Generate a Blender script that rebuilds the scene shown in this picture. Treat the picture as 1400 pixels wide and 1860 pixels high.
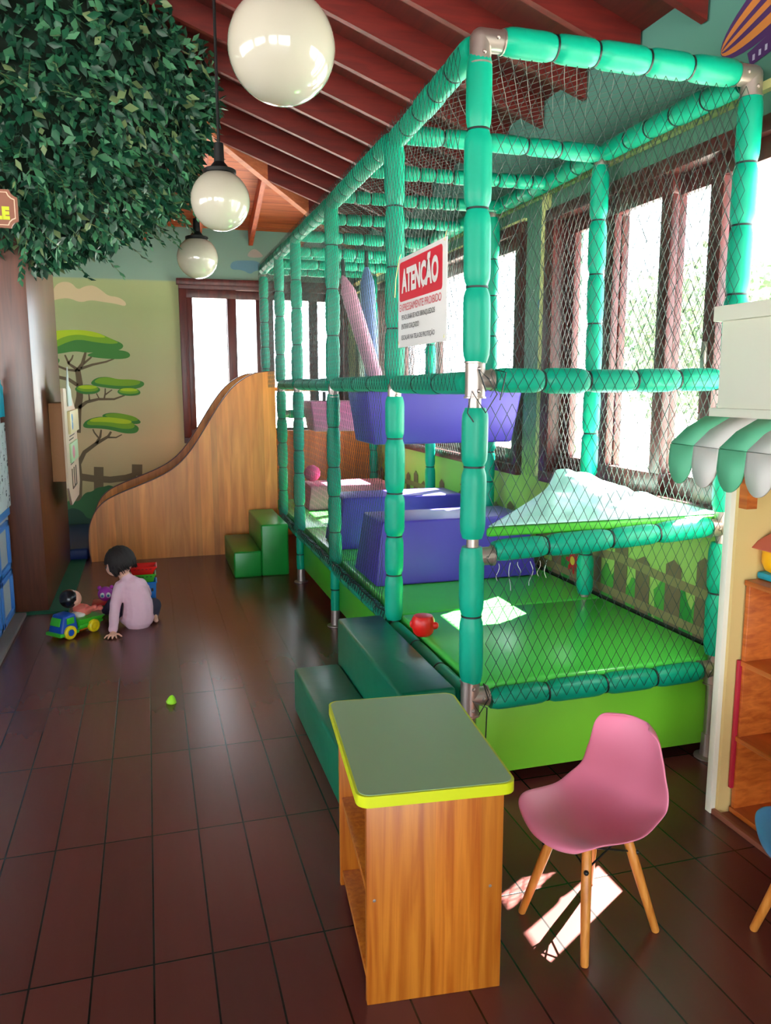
import bpy, bmesh, math, random
from mathutils import Vector, Matrix, noise
random.seed(7)
sc = bpy.context.scene
C = sc.collection
for o in list(bpy.data.objects): bpy.data.objects.remove(o)
PI = math.pi
# ---------------------------------------------------------------- camera, world, sun, exposure
cam = bpy.data.objects.new('camera', bpy.data.cameras.new('camera'))
C.objects.link(cam); sc.camera = cam
cam.data.sensor_fit = 'HORIZONTAL'; cam.data.sensor_width = 36; cam.data.lens = 36*1450/1400
cam.data.clip_start = .05; cam.data.clip_end = 200
cam.matrix_world = Matrix(((0.958975,0.045882,-0.279753,0.0000),(-0.283487,0.150235,-0.947135,0.0000),(-0.001428,0.987585,0.157079,1.4500),(0,0,0,1)))
SUN_EN = 135.0; SKY = 13.0; EXPO = -0.2
w = bpy.data.worlds.new('world'); sc.world = w; w.use_nodes = True
bg = w.node_tree.nodes['Background']; bg.inputs[0].default_value = (.80, .90, 1.0, 1); bg.inputs[1].default_value = SKY
sun = bpy.data.objects.new('sun', bpy.data.lights.new('sun', 'SUN')); C.objects.link(sun)
sun.data.energy = SUN_EN; sun.data.angle = .006; sun.data.color = (1, .97, .92)
sun.rotation_euler = Vector((-.86, -.51, -1.02)).to_track_quat('-Z', 'Y').to_euler()
sc.view_settings.view_transform = 'Standard'; sc.view_settings.look = 'None'
sc.view_settings.gamma = 1; sc.view_settings.use_curve_mapping = False
sc.view_settings.exposure = EXPO
# ---------------------------------------------------------------- materials
def lin(c):
    return tuple(((v/255)/12.92 if v/255 <= .04045 else ((v/255+.055)/1.055)**2.4) for v in c)+(1,)
def mat(name, rgb, rough=.5, metal=0, bump=0, bscale=60, vary=0, vscale=8, coat=0, trans=0):
    m = bpy.data.materials.new(name); m.use_nodes = True; N = m.node_tree.nodes; L = m.node_tree.links
    p = N['Principled BSDF']; c = lin(rgb)
    p.inputs['Base Color'].default_value = c; p.inputs['Roughness'].default_value = rough
    p.inputs['Metallic'].default_value = metal; p.inputs['Coat Weight'].default_value = coat
    tc = N.new('ShaderNodeTexCoord')
    if vary:
        n = N.new('ShaderNodeTexNoise'); n.inputs['Scale'].default_value = vscale; n.inputs['Detail'].default_value = 4
        L.new(tc.outputs['Object'], n.inputs['Vector'])
        r = N.new('ShaderNodeMix'); r.data_type = 'RGBA'
        r.inputs[6].default_value = tuple(v*(1-vary) for v in c[:3])+(1,); r.inputs[7].default_value = tuple(min(1, v*(1+vary)) for v in c[:3])+(1,)
        L.new(n.outputs[0], r.inputs[0]); L.new(r.outputs[2], p.inputs['Base Color'])
    if bump:
        n = N.new('ShaderNodeTexNoise'); n.inputs['Scale'].default_value = bscale; n.inputs['Detail'].default_value = 3
        L.new(tc.outputs['Object'], n.inputs['Vector'])
        b = N.new('ShaderNodeBump'); b.inputs['Strength'].default_value = bump; b.inputs['Distance'].default_value = .01
        L.new(n.outputs[0], b.inputs['Height']); L.new(b.outputs[0], p.inputs['Normal'])
    return m
def wood(name, a, b, stretch=(14, 14, 1), scale=3, rough=.4, plank=None, joint=.5, stave=None):
    """grain runs along the axis with the smallest stretch; plank=(axis, width) cuts board joints; stave=(axis,w) tone per stave"""
    m = bpy.data.materials.new(name); m.use_nodes = True; N = m.node_tree.nodes; L = m.node_tree.links
    p = N['Principled BSDF']; p.inputs['Roughness'].default_value = rough
    tc = N.new('ShaderNodeTexCoord'); mp = N.new('ShaderNodeMapping'); mp.inputs['Scale'].default_value = stretch
    L.new(tc.outputs['Object'], mp.inputs[0])
    n = N.new('ShaderNodeTexNoise'); n.inputs['Scale'].default_value = scale; n.inputs['Detail'].default_value = 6; n.inputs['Distortion'].default_value = .6
    L.new(mp.outputs[0], n.inputs['Vector'])
    cr = N.new('ShaderNodeValToRGB'); cr.color_ramp.elements[0].position = .33; cr.color_ramp.elements[1].position = .68
    cr.color_ramp.elements[0].color = lin(b); cr.color_ramp.elements[1].color = lin(a)
    L.new(n.outputs[0], cr.inputs[0]); out = cr.outputs[0]
    sep = N.new('ShaderNodeSeparateXYZ'); L.new(tc.outputs['Object'], sep.inputs[0])
    if stave:
        d = N.new('ShaderNodeMath'); d.operation = 'DIVIDE'; d.inputs[1].default_value = stave[1]; L.new(sep.outputs[stave[0]], d.inputs[0])
        f = N.new('ShaderNodeMath'); f.operation = 'FLOOR'; L.new(d.outputs[0], f.inputs[0])
        wn = N.new('ShaderNodeTexWhiteNoise'); wn.noise_dimensions = '1D'; L.new(f.outputs[0], wn.inputs['W'])
        mr = N.new('ShaderNodeMapRange'); mr.inputs[3].default_value = .78; mr.inputs[4].default_value = 1.12; L.new(wn.outputs[0], mr.inputs[0])
        mx = N.new('ShaderNodeVectorMath'); mx.operation = 'SCALE'; L.new(out, mx.inputs[0]); L.new(mr.outputs[0], mx.inputs['Scale']); out = mx.outputs[0]
    if plank:
        d = N.new('ShaderNodeMath'); d.operation = 'DIVIDE'; d.inputs[1].default_value = plank[1]; L.new(sep.outputs[plank[0]], d.inputs[0])
        f = N.new('ShaderNodeMath'); f.operation = 'FRACT'; L.new(d.outputs[0], f.inputs[0])
        g = N.new('ShaderNodeMath'); g.operation = 'LESS_THAN'; g.inputs[1].default_value = .06; L.new(f.outputs[0], g.inputs[0])
        mr = N.new('ShaderNodeMapRange'); mr.inputs[3].default_value = 1; mr.inputs[4].default_value = joint; L.new(g.outputs[0], mr.inputs[0])
        mx = N.new('ShaderNodeVectorMath'); mx.operation = 'SCALE'; L.new(out, mx.inputs[0]); L.new(mr.outputs[0], mx.inputs['Scale']); out = mx.outputs[0]
    L.new(out, p.inputs['Base Color'])
    return m
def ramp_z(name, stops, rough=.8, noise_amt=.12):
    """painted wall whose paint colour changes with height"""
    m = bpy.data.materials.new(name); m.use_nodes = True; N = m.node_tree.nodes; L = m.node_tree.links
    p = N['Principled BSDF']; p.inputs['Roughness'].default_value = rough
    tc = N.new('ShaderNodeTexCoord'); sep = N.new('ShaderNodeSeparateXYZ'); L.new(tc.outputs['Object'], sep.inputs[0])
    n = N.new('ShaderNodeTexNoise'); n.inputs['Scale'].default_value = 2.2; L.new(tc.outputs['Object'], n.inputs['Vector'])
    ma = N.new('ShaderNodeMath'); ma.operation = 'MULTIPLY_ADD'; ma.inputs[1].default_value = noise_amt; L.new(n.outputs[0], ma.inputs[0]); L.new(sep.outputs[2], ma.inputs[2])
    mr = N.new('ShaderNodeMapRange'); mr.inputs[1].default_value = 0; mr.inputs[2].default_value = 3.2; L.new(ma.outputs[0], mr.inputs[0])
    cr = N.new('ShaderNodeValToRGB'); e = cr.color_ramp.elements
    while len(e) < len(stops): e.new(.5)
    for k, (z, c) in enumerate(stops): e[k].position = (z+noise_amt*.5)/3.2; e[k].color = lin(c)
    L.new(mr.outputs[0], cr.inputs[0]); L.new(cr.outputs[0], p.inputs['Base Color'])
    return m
def glass_mat():
    m = bpy.data.materials.new('window_glass'); m.use_nodes = True; N = m.node_tree.nodes; L = m.node_tree.links
    N.remove(N['Principled BSDF']); o = N['Material Output']
    t = N.new('ShaderNodeBsdfTransparent'); t.inputs[0].default_value = (.96, .98, .97, 1)
    g = N.new('ShaderNodeBsdfGlossy'); g.inputs['Roughness'].default_value = .02
    lw = N.new('ShaderNodeLayerWeight'); lw.inputs[0].default_value = .5; pw = N.new('ShaderNodeMath'); pw.operation = 'POWER'; pw.inputs[1].default_value = 5
    f = N.new('ShaderNodeMath'); f.operation = 'MULTIPLY_ADD'; f.inputs[1].default_value = .6; f.inputs[2].default_value = .03
    L.new(lw.outputs['Facing'], pw.inputs[0]); L.new(pw.outputs[0], f.inputs[0]); x = N.new('ShaderNodeMixShader')
    L.new(f.outputs[0], x.inputs[0]); L.new(t.outputs[0], x.inputs[1]); L.new(g.outputs[0], x.inputs[2]); L.new(x.outputs[0], o.inputs[0])
    return m
def floor_mat():
    m = bpy.data.materials.new('floor_tiles'); m.use_nodes = True; N = m.node_tree.nodes; L = m.node_tree.links
    p = N['Principled BSDF']; tc = N.new('ShaderNodeTexCoord')
    mp = N.new('ShaderNodeMapping'); mp.inputs['Location'].default_value = (-.0975+14.65, -3.13+61, 0); L.new(tc.outputs['Object'], mp.inputs[0])
    b = N.new('ShaderNodeTexBrick'); b.offset = 0; b.inputs['Scale'].default_value = 1; b.inputs['Brick Width'].default_value = .1465; b.inputs['Row Height'].default_value = .61
    b.inputs['Mortar Size'].default_value = .0028; b.inputs['Mortar Smooth'].default_value = .2
    b.inputs['Color1'].default_value = lin((104, 52, 47)); b.inputs['Color2'].default_value = lin((90, 44, 41)); b.inputs['Mortar'].default_value = lin((16, 10, 10))
    L.new(mp.outputs[0], b.inputs[0])
    m2 = N.new('ShaderNodeMapping'); m2.inputs['Scale'].default_value = (9, 1.2, 1); L.new(tc.outputs['Object'], m2.inputs[0])
    n = N.new('ShaderNodeTexNoise'); n.inputs['Scale'].default_value = 2.5; n.inputs['Detail'].default_value = 5; L.new(m2.outputs[0], n.inputs['Vector'])
    mr = N.new('ShaderNodeMapRange'); mr.inputs[3].default_value = .93; mr.inputs[4].default_value = 1.07; L.new(n.outputs[0], mr.inputs[0])
    mx = N.new('ShaderNodeVectorMath'); mx.operation = 'SCALE'; L.new(b.outputs[0], mx.inputs[0]); L.new(mr.outputs[0], mx.inputs['Scale'])
    L.new(mx.outputs[0], p.inputs['Base Color'])
    p.inputs['Roughness'].default_value = .27
    bp = N.new('ShaderNodeBump'); bp.inputs['Strength'].default_value = .25; bp.inputs['Distance'].default_value = .003; bp.invert = True
    L.new(b.outputs['Fac'], bp.inputs['Height']); L.new(bp.outputs[0], p.inputs['Normal'])
    return m
# ---------------------------------------------------------------- mesh building
class MB:
    def __init__(s): s.v = []; s.f = []; s.m = []
    def add(s, vs, fs, mi=0):
        k = len(s.v); s.v += [tuple(v) for v in vs]
        for f in fs: s.f.append([i+k for i in f]); s.m.append(mi)
        return s
    def box(s, lo, hi, bev=0, mi=0, M=None, seg=2):
        bm = bmesh.new(); bmesh.ops.create_cube(bm, size=1)
        c = [(a+b)/2 for a, b in zip(lo, hi)]; d = [abs(b-a) for a, b in zip(lo, hi)]
        for v in bm.verts: v.co = Vector([v.co[i]*d[i]+c[i] for i in range(3)])
        if bev: bmesh.ops.bevel(bm, geom=bm.edges[:], offset=bev, segments=seg, profile=.5, affect='EDGES')
        return s.bm(bm, mi, M)
    def bm(s, bm, mi=0, M=None):
        bm.verts.index_update()
        vs = [(M @ v.co if M else v.co.copy()) for v in bm.verts]
        s.add(vs, [[v.index for v in f.verts] for f in bm.faces], mi); bm.free(); return s
    def hexa(s, b, t, bev=0, mi=0):
        """b, t: four bottom and four top corners, counter-clockwise seen from above"""
        bm = bmesh.new(); vb = [bm.verts.new(p) for p in b]; vt = [bm.verts.new(p) for p in t]
        bm.faces.new(vb[::-1]); bm.faces.new(vt)
        for i in range(4): j = (i+1) % 4; bm.faces.new((vb[i], vb[j], vt[j], vt[i]))
        if bev: bmesh.ops.bevel(bm, geom=bm.edges[:], offset=bev, segments=3, profile=.5, affect='EDGES')
        return s.bm(bm, mi)
    def lathe(s, p0, axis, prof, n=16, mi=0, caps=True):
        """prof: list of (distance along axis, radius)"""
        a = Vector(axis).normalized(); u = a.orthogonal().normalized(); w_ = a.cross(u); p0 = Vector(p0)
        vs = []; fs = []
        for t, r in prof:
            for k in range(n):
                th = 2*PI*k/n; vs.append(p0+a*t+(u*math.cos(th)+w_*math.sin(th))*max(r, 1e-5))
        for i in range(len(prof)-1):
            for k in range(n):
                k2 = (k+1) % n; fs.append((i*n+k, i*n+k2, (i+1)*n+k2, (i+1)*n+k))
        if caps: fs.append(tuple(range(n))[::-1]); fs.append(tuple((len(prof)-1)*n+k for k in range(n)))
        return s.add(vs, fs, mi)
    def cyl(s, a, b, r0, r1=None, n=14, mi=0):
        a = Vector(a); b = Vector(b); L_ = (b-a).length
        return s.lathe(a, b-a, [(0, r0), (L_, r0 if r1 is None else r1)], n, mi)
    def path(s, pts, r, n=6, mi=0):
        pts = [Vector(p) for p in pts]; vs = []; fs = []
        u = None
        for i, p in enumerate(pts):
            t = (pts[min(i+1, len(pts)-1)]-pts[max(i-1, 0)]).normalized()
            u = t.orthogonal().normalized() if u is None else (u-t*u.dot(t)).normalized(); w_ = t.cross(u)
            rr = r[i] if isinstance(r, (list, tuple)) else r
            for k in range(n): th = 2*PI*k/n; vs.append(p+(u*math.cos(th)+w_*math.sin(th))*rr)
        for i in range(len(pts)-1):
            for k in range(n): k2 = (k+1) % n; fs.append((i*n+k, i*n+k2, (i+1)*n+k2, (i+1)*n+k))
        fs.append(tuple(range(n))[::-1]); fs.append(tuple((len(pts)-1)*n+k for k in range(n)))
        return s.add(vs, fs, mi)
    def ball(s, c, r, seg=20, rings=12, mi=0, M=None):
        if not isinstance(r, (list, tuple)): r = (r, r, r)
        bm = bmesh.new(); bmesh.ops.create_uvsphere(bm, u_segments=seg, v_segments=rings, radius=1)
        for v in bm.verts:
            q = Vector((v.co.x*r[0], v.co.y*r[1], v.co.z*r[2]))
            if M: q = M @ q
            v.co = q+Vector(c)
        return s.bm(bm, mi)
    def prism(s, poly, fn, d, mi=0):
        """poly: 2D outline; fn(u, v, w) -> 3D; extruded w = 0..d"""
        n = len(poly)
        vs = [fn(u, v, 0) for u, v in poly]+[fn(u, v, d) for u, v in poly]
        fs = [tuple(range(n))[::-1], tuple(range(n, 2*n))]+[(i, (i+1) % n, n+(i+1) % n, n+i) for i in range(n)]
        return s.add(vs, fs, mi)
    def strip(s, pts, w0, w1, fn, off, mi=0):
        """flat painted stroke on a wall"""
        P_ = [Vector(p) for p in pts]; L_ = []; R_ = []
        for i, p in enumerate(P_):
            t = (P_[min(i+1, len(P_)-1)]-P_[max(i-1, 0)]).normalized(); nn = Vector((-t.y, t.x)); ww = (w0+(w1-w0)*i/(len(P_)-1))/2
            L_.append(p+nn*ww); R_.append(p-nn*ww)
        vs = [fn(q.x, q.y, off) for q in L_+R_]; n = len(P_)
        return s.add(vs, [(i, i+1, n+i+1, n+i) for i in range(n-1)], mi)
    def poly(s, pts, fn, off, mi=0):
        return s.add([fn(a, b, off) for a, b in pts], [tuple(range(len(pts)))], mi)
def root_of(o):
    while o.parent: o = o.parent
    return o
def obj(name, mb, mats, parent=None, ang=40, local=False):
    me = bpy.data.meshes.new(name); vs = mb.v
    if parent is not None and not local:
        Mi = root_of(parent)['_M'] if False else Matrix.Translation(root_of(parent).location) @ root_of(parent).rotation_euler.to_matrix().to_4x4()
        Mi = Mi.inverted(); vs = [Mi @ Vector(v) for v in vs]
    me.from_pydata([tuple(v) for v in vs], [], mb.f)
    if not isinstance(mats, (list, tuple)): mats = [mats]
    for m_ in mats: me.materials.append(m_)
    me.polygons.foreach_set('material_index', mb.m)
    me.update()
    bm = bmesh.new(); bm.from_mesh(me); bmesh.ops.recalc_face_normals(bm, faces=bm.faces[:]); bm.to_mesh(me); bm.free()
    me.polygons.foreach_set('use_smooth', [True]*len(me.polygons)); me.set_sharp_from_angle(angle=math.radians(ang))
    o = bpy.data.objects.new(name, me); C.objects.link(o)
    if parent is not None: o.parent = parent
    return o
def tag(o, label, cat, group=None, kind=None):
    o['label'] = label; o['category'] = cat
    if group: o['group'] = group
    if kind: o['kind'] = kind
    return o
def thing(name, label, cat, loc, group=None, rz=0):
    o = bpy.data.objects.new(name, None); C.objects.link(o); o.location = loc; o.rotation_euler = (0, 0, rz); o.empty_display_size = .1
    return tag(o, label, cat, group)
def struct(o): o['kind'] = 'structure'; return o
def sroot(name, loc=(0, 0, 0)):
    o = bpy.data.objects.new(name, None); C.objects.link(o); o.location = loc; return struct(o)
def dup(root, loc, label, rz=None):
    r = root.copy(); C.objects.link(r); r.location = loc; r['label'] = label
    if rz is not None: r.rotation_euler = (0, 0, rz)
    for ch in list(root.children):
        c = ch.copy(); C.objects.link(c); c.parent = r
        for g in ch.children: d = g.copy(); C.objects.link(d); d.parent = c
    return r
def text_mb(mb, s, org, U, V, W, H_, mi=0, d=.0012, bold=.03):
    """letters fitted into a W x H rectangle whose lower left corner is org"""
    cu = bpy.data.curves.new('t', 'FONT'); cu.body = s; cu.offset = bold; cu.resolution_u = 4
    to = bpy.data.objects.new('t', cu); C.objects.link(to); bpy.context.view_layer.update()
    me = bpy.data.meshes.new_from_object(to.evaluated_get(bpy.context.evaluated_depsgraph_get()))
    vs = [v.co.copy() for v in me.vertices]; fs = [list(p.vertices) for p in me.polygons]
    bpy.data.objects.remove(to); bpy.data.curves.remove(cu); bpy.data.meshes.remove(me)
    x0 = min(v.x for v in vs); x1 = max(v.x for v in vs); y0 = min(v.y for v in vs); y1 = max(v.y for v in vs)
    U = Vector(U); V = Vector(V); N_ = U.cross(V)
    mb.add([Vector(org)+U*((v.x-x0)/(x1-x0)*W)+V*((v.y-y0)/(y1-y0)*H_)+N_*d for v in vs], fs, mi)
def cone_chain(mb, pts, n=14, mi=0):
    """round tapered limbs: pts = [(x,y,z,r), ...]; meant to be fused by a voxel remesh"""
    for a, b in zip(pts[:-1], pts[1:]):
        pa = Vector(a[:3]); pb = Vector(b[:3])
        mb.cyl(pa, pb, a[3], b[3], n, mi)
    for a in pts: mb.ball(a[:3], a[3], n, 8, mi)
def fuse(o, vox=.006, smooth=6):
    m = o.modifiers.new('fuse', 'REMESH'); m.mode = 'VOXEL'; m.voxel_size = vox; m.use_smooth_shade = True
    if smooth: s_ = o.modifiers.new('soften', 'SMOOTH'); s_.iterations = smooth; s_.factor = .5
    return o
def rrect(x0, y0, x1, y1, r, n=5):
    out = []
    for cx, cy, a0 in ((x1-r, y1-r, 0), (x0+r, y1-r, PI/2), (x0+r, y0+r, PI), (x1-r, y0+r, 1.5*PI)):
        for k in range(n+1): a = a0+PI/2*k/n; out.append((cx+r*math.cos(a), cy+r*math.sin(a)))
    return out
BM= {"cloud":[[-0.82,2.31],[-0.789,2.392],[-0.717,2.431],[-0.639,2.419],[-0.59,2.353],[-0.526,2.392],[-0.445,2.404],[-0.376,2.36],[-0.316,2.306],[-0.226,2.3],[-0.155,2.255],[-0.158,2.209],[-0.247,2.234],[-0.373,2.249],[-0.48,2.265],[-0.57,2.235],[-0.674,2.278],[-0.762,2.266],[-0.824,2.246]],"t1low":[[-0.971,1.712],[-0.9,1.74],[-0.796,1.713],[-0.789,1.676],[-0.836,1.629],[-0.977,1.628]],"t1under":[[-0.563,1.743],[-0.398,1.792],[-0.215,1.794],[-0.139,1.766],[-0.145,1.718],[-0.257,1.702],[-0.474,1.716]],"t1top":[[-1.047,1.877],[-0.921,1.952],[-0.745,1.977],[-0.567,1.98],[-0.425,1.956],[-0.301,1.896],[-0.212,1.86],[-0.195,1.822],[-0.252,1.784],[-0.399,1.773],[-0.544,1.762],[-0.65,1.78],[-0.794,1.75],[-0.97,1.739],[-1.053,1.785]],"t1mid":[[-1.047,1.877],[-0.921,1.952],[-0.745,1.977],[-0.567,1.98],[-0.425,1.956],[-0.301,1.896],[-0.23,1.86],[-0.322,1.849],[-0.466,1.866],[-0.608,1.892],[-0.716,1.863],[-0.825,1.806],[-0.966,1.795],[-1.051,1.821]],"t1hi":[[-1.03,1.886],[-0.921,1.952],[-0.745,1.977],[-0.567,1.98],[-0.443,1.96],[-0.337,1.909],[-0.463,1.913],[-0.605,1.939],[-0.731,1.918],[-0.84,1.861],[-0.981,1.841]],"t2a":[[-0.524,1.479],[-0.467,1.527],[-0.357,1.536],[-0.267,1.504],[-0.119,1.504],[-0.026,1.489],[-0.018,1.45],[-0.086,1.415],[-0.271,1.412],[-0.417,1.432],[-0.507,1.451]],"t2b":[[-0.681,1.413],[-0.634,1.451],[-0.525,1.46],[-0.445,1.432],[-0.434,1.397],[-0.494,1.365],[-0.62,1.366]],"t2c":[[-0.287,1.393],[-0.234,1.427],[-0.122,1.427],[-0.058,1.396],[-0.066,1.357],[-0.164,1.344],[-0.256,1.358]],"t3a":[[-0.451,1.154],[-0.375,1.186],[-0.246,1.176],[-0.118,1.136],[-0.064,1.09],[-0.093,1.065],[-0.214,1.073],[-0.361,1.104]],"t3b":[[-0.624,1.06],[-0.58,1.117],[-0.469,1.148],[-0.359,1.139],[-0.213,1.102],[-0.103,1.052],[-0.09,1.012],[-0.126,0.974],[-0.238,0.976],[-0.366,1.017],[-0.494,1.033],[-0.594,1.034]],"bush1":[[-0.845,0.021],[-0.828,0.297],[-0.771,0.334],[-0.7,0.302],[-0.639,0.398],[-0.565,0.405],[-0.526,0.443],[-0.452,0.45],[-0.395,0.468],[-0.323,0.415],[-0.307,0.355],[-0.409,0.199],[-0.527,0.085],[-0.588,-0.003]],"bush2":[[-0.845,0.021],[-0.833,0.219],[-0.758,0.255],[-0.669,0.211],[-0.636,0.14],[-0.562,0.126],[-0.588,-0.003]],"bluecloud":[[0.854,2.595],[0.873,2.681],[1.01,2.692],[1.148,2.692],[1.202,2.608],[1.101,2.594],[1.061,2.555],[0.98,2.6]],"pinkcloud":[[1.027,2.72],[1.051,2.779],[1.107,2.814],[1.162,2.779],[1.205,2.727]]}
BS= {"b1":[[-0.678,0.993],[-0.656,1.223],[-0.631,1.337],[-0.623,1.47],[-0.634,1.602],0.075,0.05],"b2":[[-0.634,1.592],[-0.586,1.659],[-0.563,1.734],[-0.552,1.771],0.04,0.02],"b3":[[-0.634,1.602],[-0.711,1.658],[-0.741,1.742],0.03,0.015],"b4":[[-0.72,1.658],[-0.681,1.705],[-0.667,1.742],0.02,0.012],"b5":[[-0.606,1.611],[-0.496,1.65],[-0.368,1.679],[-0.293,1.708],0.028,0.012],"b6":[[-0.577,1.659],[-0.51,1.715],[-0.481,1.753],0.022,0.012],"b7":[[-0.643,1.592],[-0.732,1.601],[-0.818,1.638],0.025,0.02],"b8":[[-0.642,1.451],[-0.72,1.508],[-0.833,1.536],0.035,0.03],"b9":[[-0.646,1.232],[-0.571,1.289],[-0.46,1.317],[-0.313,1.316],[-0.21,1.354],0.035,0.014],"b10":[[-0.542,1.308],[-0.545,1.365],0.016,0.012],"b11":[[-0.405,1.321],[-0.393,1.374],[-0.39,1.422],0.016,0.012],"b12":[[-0.451,1.321],[-0.475,1.374],0.012,0.01],"b13":[[-0.394,1.359],[-0.327,1.408],0.014,0.01],"c1":[[-0.7,0.312],[-0.677,0.547],[-0.678,0.684],[-0.617,0.799],[-0.502,0.883],[-0.388,0.949],[-0.358,0.997],0.06,0.02],"c2":[[-0.502,0.883],[-0.462,0.951],[-0.449,1.018],0.03,0.015],"c3":[[-0.481,0.941],[-0.515,0.99],[-0.527,1.025],0.016,0.012],"c4":[[-0.388,0.94],[-0.314,0.938],[-0.257,0.966],0.018,0.01],"f1":[[-0.667,0.556],[-0.54,0.532],[-0.392,0.517],[-0.242,0.532],[-0.146,0.559],0.07,0.06],"f2":[[-0.493,0.649],[-0.516,0.224],0.09,0.09],"f3":[[-0.127,0.664],[-0.133,0.548],0.1,0.1]}
# ---------------------------------------------------------------- colours
M = {}
M['floor'] = floor_mat()
M['paving'] = mat('pale_paving', (205, 200, 190), .9)  # outdoor ground colour whitened so the windows look blown out
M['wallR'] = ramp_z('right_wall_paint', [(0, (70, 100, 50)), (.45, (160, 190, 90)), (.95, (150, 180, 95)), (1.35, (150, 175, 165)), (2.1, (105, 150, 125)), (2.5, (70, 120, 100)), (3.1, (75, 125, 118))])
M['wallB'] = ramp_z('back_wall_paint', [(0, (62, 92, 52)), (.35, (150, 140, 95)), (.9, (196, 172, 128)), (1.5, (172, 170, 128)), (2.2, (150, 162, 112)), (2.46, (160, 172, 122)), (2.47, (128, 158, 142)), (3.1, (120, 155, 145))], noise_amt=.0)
M['plain'] = mat('plain_plaster', (170, 175, 160), .9)
M['trimY'] = mat('pale_yellow_trim', (225, 222, 150), .6)
M['deckR'] = wood('roof_boards_shaded', (92, 20, 14), (72, 14, 10), (9, .6, 9), 3, .6, plank=(0, .11), joint=.85)  # reddish roof timber, darkened in colour for the slope turned from the windows
M['deckB'] = wood('roof_boards_lit', (204, 104, 56), (172, 78, 42), (.6, 9, 9), 3, .55, plank=(1, .11), joint=.5)  # same roof timber, its orange holds the light on the back slope
M['rafter'] = wood('rafter_wood_shaded', (112, 26, 20), (88, 18, 15), (1.2, 9, 9), 3, .5)  # rafter timber with the right slope's shade put into the colour
M['rafterB'] = wood('rafter_wood_lit', (196, 88, 48), (160, 62, 36), (9, 1.2, 9), 3, .5)  # same rafter timber, brightened in colour as the lit back slope
M['hip'] = wood('hip_wood', (205, 120, 82), (170, 90, 60), (3, 3, 9), 3, .5)
M['frame'] = wood('window_frame_wood', (94, 38, 34), (66, 26, 26), (9, 9, 1), 3, .4)
M['glass'] = glass_mat()
M['green'] = mat('emerald_vinyl', (0, 156, 124), .42, vary=.06, bump=.08, bscale=25)
M['green'].node_tree.nodes['Principled BSDF'].inputs['Specular IOR Level'].default_value = .3
M['tie'] = mat('black_tie', (10, 22, 20), .5)
M['steel'] = mat('galvanised_steel', (176, 160, 152), .35, .75, vary=.15, vscale=20)
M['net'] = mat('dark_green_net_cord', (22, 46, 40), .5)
M['netB'] = mat('sunlit_net_cord', (78, 86, 80), .5)  # lighter copy of the net cord, sunlight put into its colour
M['lime'] = mat('lime_vinyl', (70, 180, 40), .42, vary=.05, bump=.06, bscale=6)
M['lime2'] = mat('mat_vinyl', (84, 206, 84), .26, vary=.05, bump=.08, bscale=5)
M['dgreen'] = mat('dark_green_vinyl', (0, 104, 74), .3, vary=.06, bump=.15, bscale=9)
M['mgreen'] = mat('mid_green_vinyl', (22, 140, 50), .35, vary=.06, bump=.12, bscale=7)
M['purple'] = mat('purple_vinyl', (76, 56, 168), .42, vary=.05, bump=.06, bscale=6)
M['pinkv'] = mat('pink_vinyl', (214, 112, 150), .45, vary=.05)
M['blueV'] = mat('grey_blue_vinyl', (96, 118, 160), .5)
M['mauve'] = mat('mauve_vinyl', (186, 128, 150), .5)
M['navy'] = mat('navy_mat_vinyl', (10, 42, 110), .5)
M['ply'] = wood('slide_plywood', (232, 146, 62), (204, 116, 42), (10, 10, 1.0), 2, .38, stave=(0, .05))
M['bed'] = wood('slide_bed_wood', (98, 42, 34), (72, 30, 26), (1, 9, 9), 3, .5)  # brown darkened to carry the shade inside the slide
M['pine'] = wood('table_pine', (216, 130, 40), (176, 88, 18), (26, 26, 1.1), 2.2, .35, stave=(0, .11))
M['pineH'] = wood('shelf_pine', (206, 112, 44), (166, 78, 22), (8, 1, 26), 2.2, .35)
M['laminate'] = mat('sage_laminate', (150, 172, 128), .42)
M['edge'] = mat('lime_yellow_edge', (206, 212, 20), .4)
M['pink'] = mat('pink_plastic', (232, 132, 158), .42)
M['blue'] = mat('blue_plastic', (70, 130, 165), .42)
M['beech'] = wood('beech_leg_wood', (224, 148, 66), (196, 116, 40), (20, 20, 2), 3, .4)
M['black'] = mat('black_metal', (24, 24, 26), .45, .3)
M['opal'] = mat('opal_glass', (188, 182, 166), .12, coat=.6)
M['brown'] = wood('column_laminate', (108, 58, 38), (82, 42, 28), (12, 12, 1), 3, .34)
M['brown'].node_tree.nodes['Principled BSDF'].inputs['Specular IOR Level'].default_value = .7
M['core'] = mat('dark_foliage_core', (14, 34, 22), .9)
M['red'] = mat('red_plastic', (226, 30, 22), .35)
M['white'] = mat('white_plastic', (226, 222, 216), .5)
M['cream'] = mat('cream_painted_wood', (226, 220, 200), .55)
M['beige'] = mat('beige_inner_panel', (214, 186, 120), .6)
M['mintS'] = mat('mint_awning_stripe', (96, 180, 136), .6)
M['greyS'] = mat('pale_awning_stripe', (206, 202, 192), .6)
# ---------------------------------------------------------------- the setting
fl = MB().box((-6.2, -5.5, -.1), (2.15, 8.4, 0)); struct(obj('floor', fl, M['floor']))
gr = MB().box((-40, -40, -.4), (60, 70, -.12)); g_ = struct(obj('ground_outside', gr, M['paving']))
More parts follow.
